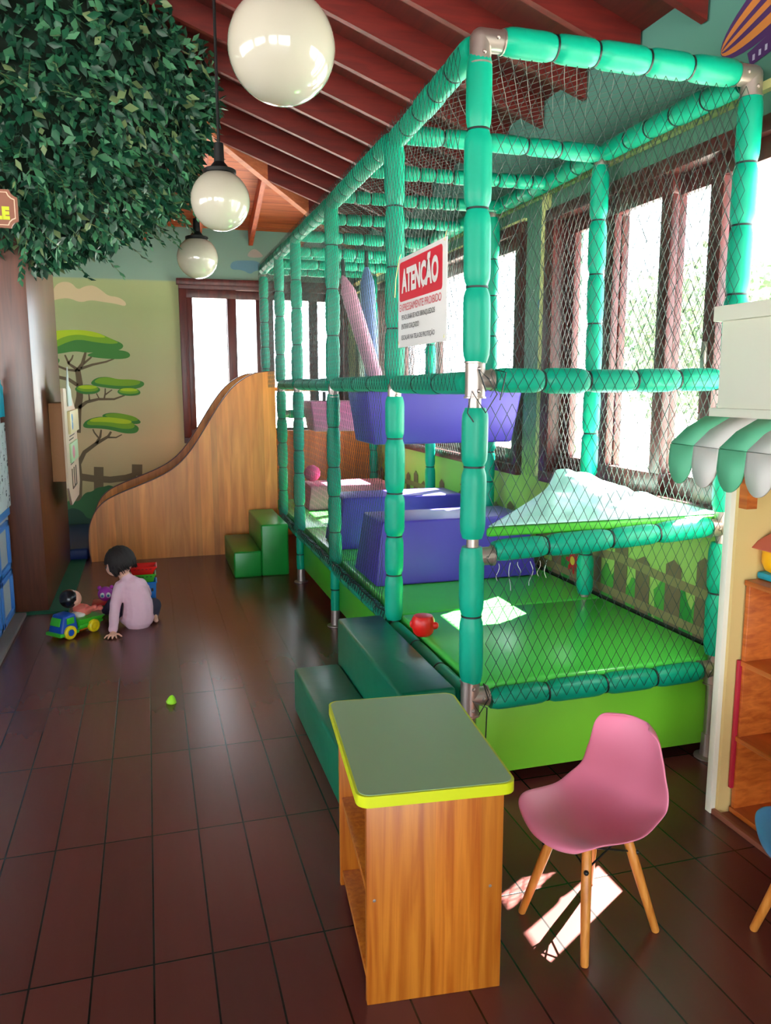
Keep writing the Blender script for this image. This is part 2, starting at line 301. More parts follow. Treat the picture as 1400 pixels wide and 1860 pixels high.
# back wall with window opening x .345..2.06, z .87..2.46; the mural is painted on it
OX0, OX1, OZ0, OZ1 = .345, 2.06, .868, 2.46
wb = MB()
wb.box((-6.2, 8.4, 0), (OX0, 8.6, 3.3)).box((OX1, 8.4, 0), (2.35, 8.6, 3.3)).box((OX0, 8.4, 0), (OX1, 8.6, OZ0)).box((OX0, 8.4, OZ1), (OX1, 8.6, 3.3))
bf = lambda x, z, o_: (x, 8.399-o_, z)
mb_mats = [M['wallB'], mat('mural_cloud', (198, 180, 142), .8), mat('mural_leaf_dark', (62, 122, 52), .8), mat('mural_leaf_mid', (112, 156, 34), .8), mat('mural_leaf_light', (166, 192, 30), .8),
           mat('mural_branch', (98, 84, 58), .8), mat('mural_bush', (44, 92, 50), .8), mat('mural_bush_dark', (24, 58, 40), .8), mat('mural_blue', (96, 138, 158), .8), mat('mural_pink', (168, 158, 152), .8)]
for n_ in sorted(BS, key=lambda k: (k[0] != 'b' and k[0] != 'c', k)):
    q = BS[n_]
    if n_[0] == 'f': continue
    wb.strip(q[:-2], q[-2], q[-1], bf, .0010, 5)
def chaikin(p, it=2):
    for _ in range(it): p = [q for a, c in zip(p, p[1:]+p[:1]) for q in ((a[0]*.75+c[0]*.25, a[1]*.75+c[1]*.25), (a[0]*.25+c[0]*.75, a[1]*.25+c[1]*.75))]
    return p
BM = {k: chaikin(v) for k, v in BM.items()}
wb.poly(BM['cloud'], bf, .0005, 1).poly(BM['bluecloud'], bf, .0006, 8).poly(BM['pinkcloud'], bf, .0005, 9)
wb.poly(BM['t1low'], bf, .0015, 2).poly(BM['t1under'], bf, .0015, 2).poly(BM['t1top'], bf, .002, 2).poly(BM['t1mid'], bf, .0025, 3).poly(BM['t1hi'], bf, .003, 4)
def shrink(pts, up=.25, k=.86):
    zc = max(p[1] for p in pts); xc = sum(p[0] for p in pts)/len(pts); return [(xc+(x-xc)*k, zc+(z-zc)*(1-up)-.004) for x, z in pts]
for k_ in ('t2a', 't2b', 't2c', 't3a', 't3b'):
    wb.poly(BM[k_], bf, .002, 2); wb.poly(shrink(BM[k_], .3), bf, .0025, 3)
    if k_ in ('t2b', 't3b', 't2c'): wb.poly(shrink(BM[k_], .6, .75), bf, .003, 4)
for n_ in ('f1', 'f2', 'f3'): q = BS[n_]; wb.strip(q[:-2], q[-2], q[-1], bf, .0018 if n_ == 'f1' else .0022, 5)
wb.poly(BM['bush1'], bf, .003, 6).poly(BM['bush2'], bf, .0035, 7)
wb.poly([(-1.4, 0), (.2, 0), (.1, .06), (-.5, .13), (-1.4, .13)], bf, .004, 7)
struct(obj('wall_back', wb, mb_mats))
# right wall, openings y 4.38..7.45 and .9..4.09, z .91..2.38
XW = 2.15
wr = MB()
wr.box((XW, -5.5, 0), (2.35, 8.4, .91)).box((XW, -5.5, 2.38), (2.35, 8.4, 3.25)).box((XW, 4.09, .91), (2.35, 4.38, 2.38)).box((XW, 7.45, .91), (2.35, 8.4, 2.38)).box((XW, -5.5, .91), (2.35, .9, 2.38))
rf = lambda y, z, o_: (XW-.001-o_, y, z)
slatc = 1
def slat(y, z0, z1, w_=.1, lean=.0): wr.poly([(y+w_/2+lean, z1-.02), (y, z1+.01), (y-w_/2+lean, z1-.02), (y-w_/2, z0), (y+w_/2, z0)], rf, .003, 1)
random.seed(3)
y = 2.68; k = 0
while y < 7.9:
    slat(y, .12, .725-.03*(k % 3)+(.02 if k % 4 == 0 else 0), .108, .01*((k % 3)-1)); y += .195+.02*(k % 2); k += 1
wr.strip([(2.6, .60), (3.0, .612), (3.3, .628), (3.7, .60), (4.4, .62), (5.2, .60), (6.2, .62), (7.9, .6)], .042, .042, rf, .004, 2)
wr.strip([(2.6, .44), (3.3, .445), (4.2, .45), (5.6, .44), (7.9, .45)], .04, .04, rf, .0035, 2)
for k in range(46):
    yy = 2.6+k*.118+random.uniform(-.03, .03); h = random.uniform(.42, .6); ww = random.uniform(.05, .085)
    wr.poly([(yy+ww*math.cos(a)*(1+.2*math.sin(5*a)), h-.1+ (.11 if math.sin(a) > 0 else .5)*math.sin(a)*(1+.15*math.cos(4*a))) for a in [2*PI*j/18 for j in range(18)]], rf, .001+.00002*k, 3+k % 2)
wr.strip([(2.55, .34), (7.9, .34)], .14, .14, rf, .0045, 5)
def flower(y, z, r, mi, o_):
    wr.poly([(y+r*(.72+.28*math.cos(7*a))*math.cos(a), z+r*(.72+.28*math.cos(7*a))*math.sin(a)) for a in [2*PI*j/56 for j in range(56)]], rf, o_, mi)
    wr.poly([(y+r*.32*math.cos(a), z+r*.32*math.sin(a)) for a in [2*PI*j/14 for j in range(14)]], rf, o_+.001, 7)
flower(3.724, .52, .075, 6, .006); flower(5.3, .74, .05, 6, .006)
# painted airship above the window
ax_ = Vector((-.95, .31)).normalized(); ay_ = Vector((.31, .95)).normalized(); c_ = Vector((2.428, 2.80))
def ell(a, b, o_, mi, t0=0, t1=2*PI, sq=1): wr.poly([tuple(c_+ax_*(a*math.cos(t))+ay_*(b*math.sin(t))) for t in [2*PI*j/40 for j in range(40)]], rf, o_, mi)
ell(.36, .11, .002, 8); ell(.357, .078, .0028, 9); ell(.354, .04, .0036, 8); ell(.352, .014, .0044, 9)
wr.poly([(2.62, 2.635), (2.50, 2.665), (2.50, 2.60), (2.60, 2.585)], rf, .0055, 8)
for k in range(3): wr.poly([(2.59-k*.03, 2.62+k*.006), (2.578-k*.03, 2.62+k*.006), (2.578-k*.03, 2.60+k*.006), (2.59-k*.03, 2.60+k*.006)], rf, .0065, 10)
wr.poly([(4.12+.1*math.cos(a), 1.9+.05*math.sin(a)*(1+.3*math.cos(3*a))) for a in [2*PI*j/20 for j in range(20)]], rf, .002, 11)
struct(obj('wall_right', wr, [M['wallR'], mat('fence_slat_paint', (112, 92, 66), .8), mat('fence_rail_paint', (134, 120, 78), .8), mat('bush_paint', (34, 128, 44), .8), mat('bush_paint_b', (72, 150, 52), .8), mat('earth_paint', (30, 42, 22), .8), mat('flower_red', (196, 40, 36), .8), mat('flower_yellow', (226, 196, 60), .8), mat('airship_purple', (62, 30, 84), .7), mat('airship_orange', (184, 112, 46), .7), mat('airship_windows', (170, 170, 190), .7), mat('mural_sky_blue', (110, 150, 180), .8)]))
struct(obj('trim_1', MB().box((2.12, .7, 2.468), (XW, 8.38, 2.498)).box((2.13, 4.092, .93), (XW, 4.165, 2.468)).box((2.13, 4.385, 2.385), (XW, 8.3, 2.40)), M['trimY']))
# left side and the wall behind the camera have wide openings to daylight
wl = MB()
wl.box((-6.4, -5.5, 0), (-6.2, 8.6, .9)).box((-6.4, -5.5, 2.5), (-6.2, 8.6, 3.2))
for y0, y1 in ((-5.5, -4.6), (-.6, .2), (4.6, 8.6)): wl.box((-6.4, y0, .9), (-6.2, y1, 2.5))
struct(obj('wall_left', wl, M['plain']))
wf = MB()
wf.box((-6.4, -5.7, 2.6), (2.35, -5.5, 4.5)); 
for x0, x1 in ((-6.4, -5.2), (-2.4, -1.8), (1.5, 2.35)): wf.box((x0, -5.7, 0), (x1, -5.5, 2.6))
struct(obj('wall_front', wf, M['plain']))
# ceiling: hipped timber roof
SL = .367; E0 = 2.98
zr = lambda x: E0+SL*(2.14-x)
ce = MB(); T = .06
XR = -2.1; YH = 8.41-(2.14-XR)   # ridge x, hip end
def tri(ps, mi):
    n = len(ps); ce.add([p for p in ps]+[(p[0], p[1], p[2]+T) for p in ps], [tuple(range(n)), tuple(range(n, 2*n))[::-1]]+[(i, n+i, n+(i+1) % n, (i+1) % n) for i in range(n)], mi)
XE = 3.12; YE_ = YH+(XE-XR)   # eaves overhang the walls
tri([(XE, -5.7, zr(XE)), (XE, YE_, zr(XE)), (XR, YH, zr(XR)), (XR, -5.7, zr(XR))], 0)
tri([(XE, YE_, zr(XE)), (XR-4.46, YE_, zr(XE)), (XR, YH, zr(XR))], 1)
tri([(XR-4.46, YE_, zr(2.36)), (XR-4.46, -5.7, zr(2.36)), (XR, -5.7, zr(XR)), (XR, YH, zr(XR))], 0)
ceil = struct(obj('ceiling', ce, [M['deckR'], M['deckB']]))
def bar(a, b, w_, h, side):
    """roof timber whose top lies along a-b; side = horizontal direction of its width"""
    s_ = Vector(side)*w_/2; a = Vector(a); b = Vector(b); dn = Vector((0, 0, -h)); vs = [a-s_, a+s_, a+s_+dn, a-s_+dn, b-s_, b+s_, b+s_+dn, b-s_+dn]
    return MB().add(vs, [(0, 1, 2, 3), (7, 6, 5, 4), (0, 4, 5, 1), (1, 5, 6, 2), (2, 6, 7, 3), (3, 7, 4, 0)])
yy = 2.87-.4475*9
while yy < 8.2:
    xe = XR if yy < YH else 2.14-(8.41-yy)
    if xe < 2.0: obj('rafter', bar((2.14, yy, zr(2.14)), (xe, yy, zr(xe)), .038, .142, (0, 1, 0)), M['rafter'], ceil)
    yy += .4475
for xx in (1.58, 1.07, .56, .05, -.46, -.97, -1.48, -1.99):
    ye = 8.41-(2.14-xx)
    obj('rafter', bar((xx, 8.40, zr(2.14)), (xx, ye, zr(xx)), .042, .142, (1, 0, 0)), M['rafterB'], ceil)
obj('hip_rafter', bar((2.14, 8.41, zr(2.14)), (XR, YH, zr(XR)), .06, .155, (.707, -.707, 0)), M['hip'], ceil)
obj('ridge_beam', bar((XR, YH, zr(XR)), (XR, -5.5, zr(XR)), .08, .2, (1, 0, 0)), M['rafter'], ceil)
obj('purlin', MB().box((-6.2, 8.33, 3.005), (2.14, 8.40, 3.04)), M['rafterB'], ceil)
# windows
def rwin(name, ys, y0, y1, z0=.91, z1=2.38, leaves=()):
    r = sroot(name, (XW, y0, z0)); F = MB()
    F.box((2.11, y0, z0), (2.28, y1, z0+.06), .006).box((2.11, y0, z1-.06), (2.28, y1, z1), .006).box((2.112, y0, z0+.06), (2.28, y0+.07, z1-.06), .004).box((2.112, y1-.1, z0+.06), (2.28, y1, z1-.06), .004)
    obj('window_frame', F, M['frame'], r)
    for k, (a, b, d) in enumerate(leaves):
        S = MB(); x0, x1 = (2.145, 2.185) if d == 0 else (2.20, 2.24)
        S.box((x0, a, z0+.06), (x1, b, z0+.15), .004).box((x0, a, z1-.14), (x1, b, z1-.06), .004).box((x0+.001, a, z0+.15), (x1-.001, a+.075, z1-.14), .003).box((x0+.001, b-.075, z0+.15), (x1-.001, b, z1-.14), .003)
        s_ = obj('sash', S, M['frame'], r)
        obj('pane', MB().box(((x0+x1)/2-.002, a+.07, z0+.14), ((x0+x1)/2+.002, b-.07, z1-.13)), M['glass'], s_)
    return r
w1 = rwin('window_1', None, .9, 4.09, leaves=((.97, 1.9, 1), (1.86, 2.78, 0), (2.70, 3.12, 1), (3.02, 3.53, 0), (3.47, 3.99, 1)))
obj('window_handle', MB().box((2.128, 2.735, 1.50), (2.146, 2.765, 1.62), .008), M['steel'], w1)
w2 = rwin('window_2', None, 4.38, 7.45, leaves=((4.45, 5.3, 0), (5.24, 6.05, 1), (5.98, 6.75, 0), (6.68, 7.35, 1)))
w3 = sroot('window_3', (OX0, 8.4, OZ0)); F = MB()
F.box((OX0, 8.34, OZ0), (OX1, 8.52, OZ0+.06), .006).box((OX0, 8.34, OZ1-.07), (OX1, 8.52, OZ1), .006).box((OX0, 8.342, OZ0+.06), (OX0+.07, 8.52, OZ1-.07), .004).box((OX1-.05, 8.342, OZ0+.06), (OX1, 8.52, OZ1-.07), .004)
F.box((OX0-.02, 8.32, OZ1-.03), (OX1+.02, 8.40, OZ1+.03), .006)
obj('window_frame', F, M['frame'], w3)
for a, b, d in ((.415, .905, 0), (.81, 1.20, 1), (1.22, 1.74, 0), (1.68, 2.01, 1)):
    S = MB(); y0, y1 = (8.38, 8.42) if d == 0 else (8.43, 8.47)
    S.box((a, y0, OZ0+.06), (b, y1, OZ0+.14), .004).box((a, y0, OZ1-.15), (b, y1, OZ1-.07), .004).box((a, y0+.001, OZ0+.14), (a+.06, y1-.001, OZ1-.15), .003).box((b-.09, y0+.001, OZ0+.14), (b, y1-.001, OZ1-.15), .003)
    s_ = obj('sash', S, M['frame'], w3)
    obj('pane', MB().box((a+.05, (y0+y1)/2-.002, OZ0+.13), (b-.08, (y0+y1)/2+.002, OZ1-.14)), M['glass'], s_)
# ---------------------------------------------------------------- outside: a pale tree beyond the window
def leaf(mb, c, d, n_, L_, W_, mi=0):
    """one folded leaf: tip direction d, surface normal n_"""
    d = Vector(d).normalized(); s_ = d.cross(Vector(n_)).normalized(); n2 = s_.cross(d); c = Vector(c)
    mb.add([c, c+d*L_*.45+s_*W_/2-n2*W_*.12, c+d*L_, c+d*L_*.45-s_*W_/2-n2*W_*.12, c+d*L_*.5+n2*W_*.05], [(0, 1, 4), (1, 2, 4), (2, 3, 4), (3, 0, 4)], mi)
def rv(): return Vector((random.gauss(0, 1), random.gauss(0, 1), random.gauss(0, 1))).normalized()
tr = thing('garden_tree', 'pale leafy tree standing outside the right-hand windows', 'tree', (8.6, 10.6, -.12))
random.seed(11)
fo = MB()
for k in range(5200):
    q = rv(); rr = random.uniform(.55, 1)
    p = Vector((8.6, 10.6, 2.1))+Vector((q.x*1.9, q.y*2.0, q.z*1.25))*rr*(1+.2*noise.noise(q*2.5))
    leaf(fo, p, rv(), rv(), .16, .09, k % 2)
obj('foliage', fo, [mat('garden_leaf', (96, 118, 84), .6), mat('garden_leaf_pale', (150, 160, 130), .6)], tr)
obj('trunk', MB().cyl((8.6, 10.6, -.12), (8.6, 10.6, 1.6), .12, .08), mat('garden_bark', (96, 84, 70), .9), tr)
# ---------------------------------------------------------------- play structure
PX0, PX1 = 1.04, 2.052
PY = [2.476, 3.38, 4.59, 5.74, 6.49, 7.34]
PYR = [2.476, 3.44, 4.64, 5.74, 7.34]
play = thing('play_structure', 'long soft-play frame of emerald padded posts and rails wrapped in dark netting along the windows', 'playground', (PX0, 2.476, 0))
def pad(name, a, b, r=.043, seg=.235, cinch=.80, parent=None):
    """foam-padded tube pinched by black cable ties; the ties are dark bands in the pinches"""
    a = Vector(a); b = Vector(b); L_ = (b-a).length; n = max(1, round(L_/seg)); mb = MB(); d = (b-a).normalized()
    prof = []; dark = set()
    cuts = [0]+[(i+random.uniform(-.12, .12))/n*L_ for i in range(1, n)]+[L_]
    for i in range(n):
        s0, s1 = cuts[i], cuts[i+1]; rr = r*random.uniform(.95, 1.05)
        for k in range(10):
            t = k/9; e = min(t, 1-t)*2
            rad = rr*(cinch+(1-cinch)*min(1, (e*3.0))**.55) if e > 0 else r*cinch
            p_ = s0+(s1-s0)*t
            if k == 0 and i: p_ += .0035
            if k == 9 and i < n-1: p_ -= .0035
            prof.append((p_, rad))
        if i < n-1:
            dark.add(len(prof)-1); prof.append((cuts[i+1]-.003, r*cinch+.002)); dark.add(len(prof)-1); prof.append((cuts[i+1]+.003, r*cinch+.002)); dark.add(len(prof)-1)
    ns = 18; mb.lathe(a, d, prof, ns)
    for q in dark:
        for k in range(ns): mb.m[q*ns+k] = 1
    ph = random.uniform(0, 6); u = d.orthogonal().normalized(); w_ = d.cross(u)
    mb.v = [tuple(Vector(v)+u*.0028*math.sin((Vector(v)-a).dot(d)*5+ph)+w_*.0028*math.cos((Vector(v)-a).dot(d)*4+ph)) for v in mb.v]
    return obj(name, mb, [M['green'], M['tie']], parent or play, ang=60)
def joint(p, dirs, r=.031, L_=.062, par=None):
    mb = MB(); p = Vector(p)
    for d in dirs:
        d = Vector(d); mb.lathe(p-d*.0, d, [(0, r), (L_-.006, r), (L_-.005, r+.004), (L_, r+.004)], 16)
        q = p+d*L_*.6+Vector((-.0, -r, 0)) if abs(d.y) < .5 else p+d*L_*.6+Vector((-r, 0, 0))
        mb.ball(q, .007, 8, 6)
    mb.ball(p, r*1.0, 16, 8)
    return obj('pipe_joint', mb, M['steel'], play)
def foot(x, y):
    obj('post_foot', MB().lathe((x, y, .002), (0, 0, 1), [(0, .052), (.006, .052), (.010, .03), (.10, .028)], 18), M['steel'], play)
Z0, Z1, ZT = .366, 1.466, 2.505
random.seed(5)
# left row
for i, y in enumerate(PY):
    zt = ZT-(.035 if i else 0)
    if i == 0:
        pad('post', (PX0, y, 1.52), (PX0, y, zt-.045), .043, .235)
        pad('post', (PX0, y, .935), (PX0, y, 1.375), .043, .2); pad('post', (PX0, y, .425), (PX0, y, .905), .043, .235)
        obj('pipe', MB().cyl((PX0, y, .02), (PX0, y, zt), .021, n=16), M['steel'], play)
        joint((PX0, y, zt+.0), ((1, 0, 0), (0, 0, -1)), .034, .075); joint((PX0, y, 1.466), ((1, 0, 0), (0, 0, 1), (0, 0, -1)), .033, .06)
        joint((PX0, y, .87), ((1, 0, 0),), .032, .075); joint((PX0, y, Z0), ((1, 0, 0), (0, 0, 1), (0, 0, -1)), .033, .065); foot(PX0, y)
    elif i == 5:
        obj('pipe', MB().cyl((PX0, y, 1.5), (PX0, y, zt), .02, n=14), M['steel'], play); pad('post', (PX0, y, 1.0), (PX0, y, 2.40), .04, .2)
    else:
        low = .392
        pad('post', (PX0, y, 1.475), (PX0, y, zt-.02), .042 if i < 3 else .04, .24); pad('post', (PX0, y, low), (PX0, y, 1.40), .043 if i == 1 else .04, .22)
        obj('pipe', MB().cyl((PX0, y, .02), (PX0, y, zt), .02, n=14), M['steel'], play); joint((PX0, y, 1.44), ((0, 0, -1),), .03, .06)
        if i < 4: pad('post', (PX0, y, .10), (PX0, y, Z0-.02), .029, .12, .93); foot(PX0, y)
# right row
for i, y in enumerate(PYR):
    if i == 0:
        pad('post', (PX1, y, 1.53), (PX1, y, ZT-.07), .043, .235); pad('post', (PX1, y, .98), (PX1, y, 1.41), .042, .2); pad('post', (PX1, y, .425), (PX1, y, .86), .042, .2)
        obj('pipe', MB().cyl((PX1, y, .02), (PX1, y, ZT), .022, n=16), M['steel'], play)
        joint((PX1, y, ZT-.005), ((-1, 0, 0), (0, 0, -1)), .036, .07); joint((PX1, y, 1.466), ((-1, 0, 0),), .033, .065); joint((PX1, y, .92), ((-1, 0, 0), (0, 0, 1)), .033, .062); joint((PX1, y, Z0), ((-1, 0, 0), (0, 0, -1)), .033, .062); foot(PX1, y)
    else:
        pad('post', (PX1, y, 1.50), (PX1, y, ZT-.06), .04, .22); pad('post', (PX1, y, .42), (PX1, y, 1.43), .04, .22)
        obj('pipe', MB().cyl((PX1, y, .02), (PX1, y, ZT), .02, n=14), M['steel'], play)
        joint((PX1, y, ZT-.01), ((0, 0, -1),), .03, .05)
# front rails
pad('rail', (PX0+.075, 2.476, ZT-.0), (PX1-.07, 2.476, ZT), .046, .19)
pad('rail', (PX0+.07, 2.476, Z1), (PX1-.065, 2.476, Z1), .042, .18)
pad('rail', (PX0+.08, 2.476, .885), (PX1-.065, 2.476, .925), .040, .2)
pad('rail', (PX0+.075, 2.476, Z0-.02), (PX1-.065, 2.476, Z0+.0), .040, .21)
# left rails, bay by bay
for i in range(5):
    y0, y1 = PY[i], PY[i+1]
    dz = 0 if i else .0
    pad('rail', (PX0, y0+.04, ZT-(.01 if i == 0 else .045)), (PX0, y1-.02, ZT-.045), .043, .16, .86)
    if i < 4: pad('rail', (PX0, y0+.045, Z1-.012), (PX0, y1-.045, Z1-.012), .038, .3, .93)
    if i < 4: pad('rail', (PX0, y0+.05, Z0-.008), (PX0, y1-.02, Z0-.008), .030, .25, .93)
for i in range(4):
    y0, y1 = PYR[i], PYR[i+1]
    pad('rail', (PX1, y0+.05, ZT-.01), (PX1, y1-.045, ZT-.01), .043, .16, .86); pad('rail', (PX1, y0+.05, Z1), (PX1, y1-.045, Z1), .036, .25, .9)
    pad('rail', (PX1, y0+.06, .30), (PX1, y1-.045, .30), .03, .25, .9)
for y, zz, sg in ((3.39, ZT-.02, .19), (3.92, ZT-.03, .085), (4.49, ZT-.03, .085), (5.10, ZT-.03, .085), (5.74, ZT-.03, .16), (5.95, ZT-.10, .12), (6.49, ZT-.04, .12), (6.62, ZT-.09, .16), (7.34, ZT-.045, .2)):
    pad('cross_rail', (PX0+.04, y, zz), (PX1-.04, y, zz), .040 if sg > .15 else .034, sg, .78)
pad('cross_rail', (PX0+.04, 6.49, 1.22), (PX0+.32, 6.49, 1.22), .034, .14)
joint((PX0, 6.49, 1.22), ((0, 0, -1), (1, 0, 0)), .03, .07)
for y in (3.38, 4.59, 5.74, 6.49): pad('cross_rail', (PX0+.04, y, Z1-.01), (PX1-.04, y, Z1-.01), .034, .2, .85)
# netting
def net(org, U, V, a, b, cu=.040, cv=.074, r=.00105, seed=0, name='net', skip=None, sag=.006, m=None):
    org = Vector(org); U = Vector(U); V = Vector(V); N_ = U.cross(V); ni = int(2*a/cu); nk = int(2*b/cv); mb = MB()
    def node(i, k):
        u = i*cu/2; v = k*cv/2; q = Vector((u*2.3+seed, v*2.3, seed*1.7)); q2 = Vector((u*14+seed, v*14, 3.1))
        s_ = min(1, u/.05, (a-u)/.05, v/.05, (b-v)/.05) if 1 else 1; s_ = max(0, s_)
        du = .012*noise.noise(q)*s_+.003*noise.noise(q2)*s_; dv = .014*noise.noise(q+Vector((9, 3, 1)))*s_+.004*noise.noise(q2+Vector((5, 0, 2)))*s_
        return org+U*(u+du)+V*(v+dv)+N_*(sag*noise.noise(q*1.3+Vector((0, 7, 0))))
    cache = {}
    def nd(i, k):
        if (i, k) not in cache: cache[(i, k)] = node(i, k)
        return cache[(i, k)]
    for k in range(nk):
        for i in range(ni+1):
            if (i+k) % 2: continue
            for j in (i-1, i+1):
                if 0 <= j <= ni:
                    if skip and skip((i+j)/2*cu/2, (k+.5)*cv/2): continue
                    p, q = nd(i, k), nd(j, k+1); t = (q-p).normalized(); s1 = t.cross(N_).normalized()*r; s2 = N_*r
                    mb.add([p+s1-s2*.5, p-s1-s2*.5, p+s2, q+s1-s2*.5, q-s1-s2*.5, q+s2], [(0, 1, 4, 3), (1, 2, 5, 4), (2, 0, 3, 5)])
    return obj(name, mb, m or M['net'], play, ang=180)
XN = PX0-.047
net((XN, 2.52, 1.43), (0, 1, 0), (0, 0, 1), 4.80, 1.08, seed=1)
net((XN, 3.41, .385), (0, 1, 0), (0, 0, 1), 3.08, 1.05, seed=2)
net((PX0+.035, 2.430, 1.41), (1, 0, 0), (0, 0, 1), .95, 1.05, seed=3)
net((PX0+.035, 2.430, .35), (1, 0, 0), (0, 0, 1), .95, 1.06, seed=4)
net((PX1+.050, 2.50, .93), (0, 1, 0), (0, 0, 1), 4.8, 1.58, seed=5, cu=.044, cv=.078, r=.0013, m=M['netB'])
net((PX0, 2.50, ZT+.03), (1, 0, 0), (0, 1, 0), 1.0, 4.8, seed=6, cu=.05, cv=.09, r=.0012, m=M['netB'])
net((PX0+.03, 7.30, 1.1), (1, 0, 0), (0, 0, 1), .95, 1.4, seed=7)
# binding cords
bc = MB()
def cord(pts, r=.0035): bc.path(pts, r, 5)
ypts = [3.41+i*.05 for i in range(62)]
cord([(PX0-.02+.006*math.sin(i*1.3), y, .402+.004*math.sin(i*1.7)) for i, y in enumerate(ypts)], .005)
for y in [3.41+.045*i for i in range(68)]: cord([(PX0-.034, y, .378), (PX0-.02, y+.012, .41), (PX0+.004, y+.022, .40)], .0022)
cord([(PX0+.02, 2.43, 1.43), (PX0-.01, 2.425, 1.5), (PX0+.03, 2.435, 1.47), (PX0+.06, 2.43, 1.42), (PX0+.02, 2.43, 1.36), (PX0-.03, 2.43, 1.43), (PX0-.04, 2.44, 1.36), (PX0-.02, 2.435, 1.33)], .0025)
cord([(PX0+.055, 2.44, 1.50), (PX0+.09, 2.43, 1.49), (PX0+.07, 2.43, 1.40)], .0025)
cord([(PX0+.03, 2.43, .43), (PX0+.05, 2.43, .37), (PX0+.02, 2.435, .32), (PX0-.01, 2.43, .37), (PX0+.045, 2.43, .34), (PX0+.045, 2.44, .18)], .0025)
obj('binding_cord', bc, M['tie'], play)
lc = MB(); random.seed(8)
for x in (1.12, 1.165, 1.20, 1.245, 1.275, 1.30):
    L0 = random.uniform(.05, .10); lc.path([(x+.006*math.sin(k*.8+x*40), 2.44+.004*math.cos(k), .848-L0*k/7) for k in range(8)], .0011, 5)
obj('loose_cord', lc, mat('pale_cord', (200, 206, 190), .7), play)
# base box panels (vinyl), kept as parts of the frame
obj('base_panel', MB().box((PX0+.03, 2.49, .055), (PX1+.01, 2.53, .345), .008), mat('bright_lime_vinyl', (128, 210, 52), .42, vary=.06, vscale=3), play)
obj('base_panel', MB().box((PX0+.02, 3.40, .10), (PX0+.05, 4.58, .345), .006), M['lime'], play)
obj('base_panel', MB().box((PX0+.02, 4.60, .10), (PX0+.05, 5.73, .345), .006), M['lime'], play)
obj('base_panel', MB().box((PX0+.02, 2.55, .10), (PX0+.05, 3.37, .345), .006), M['lime'], play)
# mats on the base, one per bay
def matt(y0, y1, label, z0=.348, z1=.405, x0=PX0+.035, x1=PX1+.075, m=None, zz=0):
    o = obj('floor_mat', MB().box((x0, y0, z0+zz), (x1, y1, z1+zz), .016, seg=3), m or M['lime2']); o.location = (0, 0, 0)
    return tag(o, label, 'mat', 'green mats inside the play frame')
matt(2.50, 3.395, 'shiny green vinyl mat in the front bay of the play frame, beside the pink chair')
matt(3.40, 4.59, 'green vinyl mat under the nearest purple block and the sun patch')
matt(4.595, 5.74, 'green vinyl mat under the second purple block, middle of the frame')
matt(5.745, 7.30, 'green vinyl mat under the pink block, at the far end by the slide')
dk = [(PX0+.06, 2.50), (PX1+.045, 2.50), (PX1+.045, 3.40), (1.80, 3.40)]
o = obj('shelf_mat', MB().prism(dk, lambda x, y, w_: (x, y, .93+w_), .032), M['lime']); q = o.modifiers.new('b', 'BEVEL'); q.width = .008; q.segments = 3
tag(o, 'raised green corner deck on the middle front rail, under the mint sheet', 'mat')
# crumpled mint sheet on the raised deck
bm = bmesh.new(); NX, NY = 50, 40
vs = {}
for i in range(NX+1):
    for j in range(NY+1):
        v = j/NY; y = 2.512+.87*v; xl = PX0+.075+(1.80-PX0-.05)*v; x = xl+(PX1+.035-xl)*i/NX; u = i/NX
        h = .085*math.exp(-((x-1.84)/.17)**2-((y-3.25)/.36)**2)+.04*math.exp(-((x-1.55)/.16)**2-((y-2.95)/.25)**2)+.03*abs(noise.noise(Vector((x*5, y*5, 1))))+.007*noise.noise(Vector((x*17, y*15, 2)))
        e = min(1, min(v, 1-v)*10, min(u, 1-u)*8)
        vs[i, j] = bm.verts.new((x, y, .9645+max(0, h)*e))
for i in range(NX):
    for j in range(NY): bm.faces.new((vs[i, j], vs[i+1, j], vs[i+1, j+1], vs[i, j+1]))
mb = MB().bm(bm); o = obj('plastic_sheet', mb, mat('mint_sheet', (190, 236, 224), .35), ang=180)
sm = o.modifiers.new('thick', 'SOLIDIFY'); sm.thickness = .003; sm.offset = 1
tag(o, 'crumpled pale mint plastic sheet heaped on the raised front deck in the sun', 'sheet')
# soft blocks
def block(name, x0, x1, y0, y1, z0, z1, ins, m, label, cat, group=None, up=True):
    a, b = (0, ins) if up else (ins, 0)
    def ring(q, z, qy): return [(x0+q, y0+qy, z), (x1-q, y0+qy, z), (x1-q, y1-qy, z), (x0+q, y1-qy, z)]
    mb = MB().hexa(ring(a, z0, a), ring(b, z1, b), .012); o = obj(name, mb, m); return tag(o, label, cat, group)
block('soft_block', 1.10, 2.03, 3.90, 4.36, .408, .742, .045, M['purple'], 'nearest purple padded block standing on the green mat, wider at its foot', 'block', 'purple blocks on the mats')
block('soft_block', 1.13, 2.03, 4.88, 5.30, .408, .735, .045, M['purple'], 'second purple padded block, behind the nearest one on the mat', 'block', 'purple blocks on the mats')
block('soft_block', 1.26, 2.03, 6.55, 7.0, .408, .612, .03, M['pinkv'], 'low pink padded block on the mat near the slide', 'block')
def hang(x0, x1, y0, y1, z0, z1, m, label, nstr):
    t = thing('hanging_block', label, 'block', ((x0+x1)/2, (y0+y1)/2, z0))
    ins = .04
    mb = MB().hexa([(x0+ins, y0+ins, z0), (x1-ins, y0+ins, z0), (x1-ins, y1-ins, z0), (x0+ins, y1-ins, z0)], [(x0, y0, z1), (x1, y0, z1), (x1, y1, z1), (x0, y1, z1)], .012)
    obj('cushion', mb, m, t)
    for x in (x0+.12, x1-.12):
        for y in (y0+.06, y1-.06): obj('strap', MB().box((x-.012, y-.003, z1-.005), (x+.012, y+.003, z1+.07)), M['tie'], t)
    return t
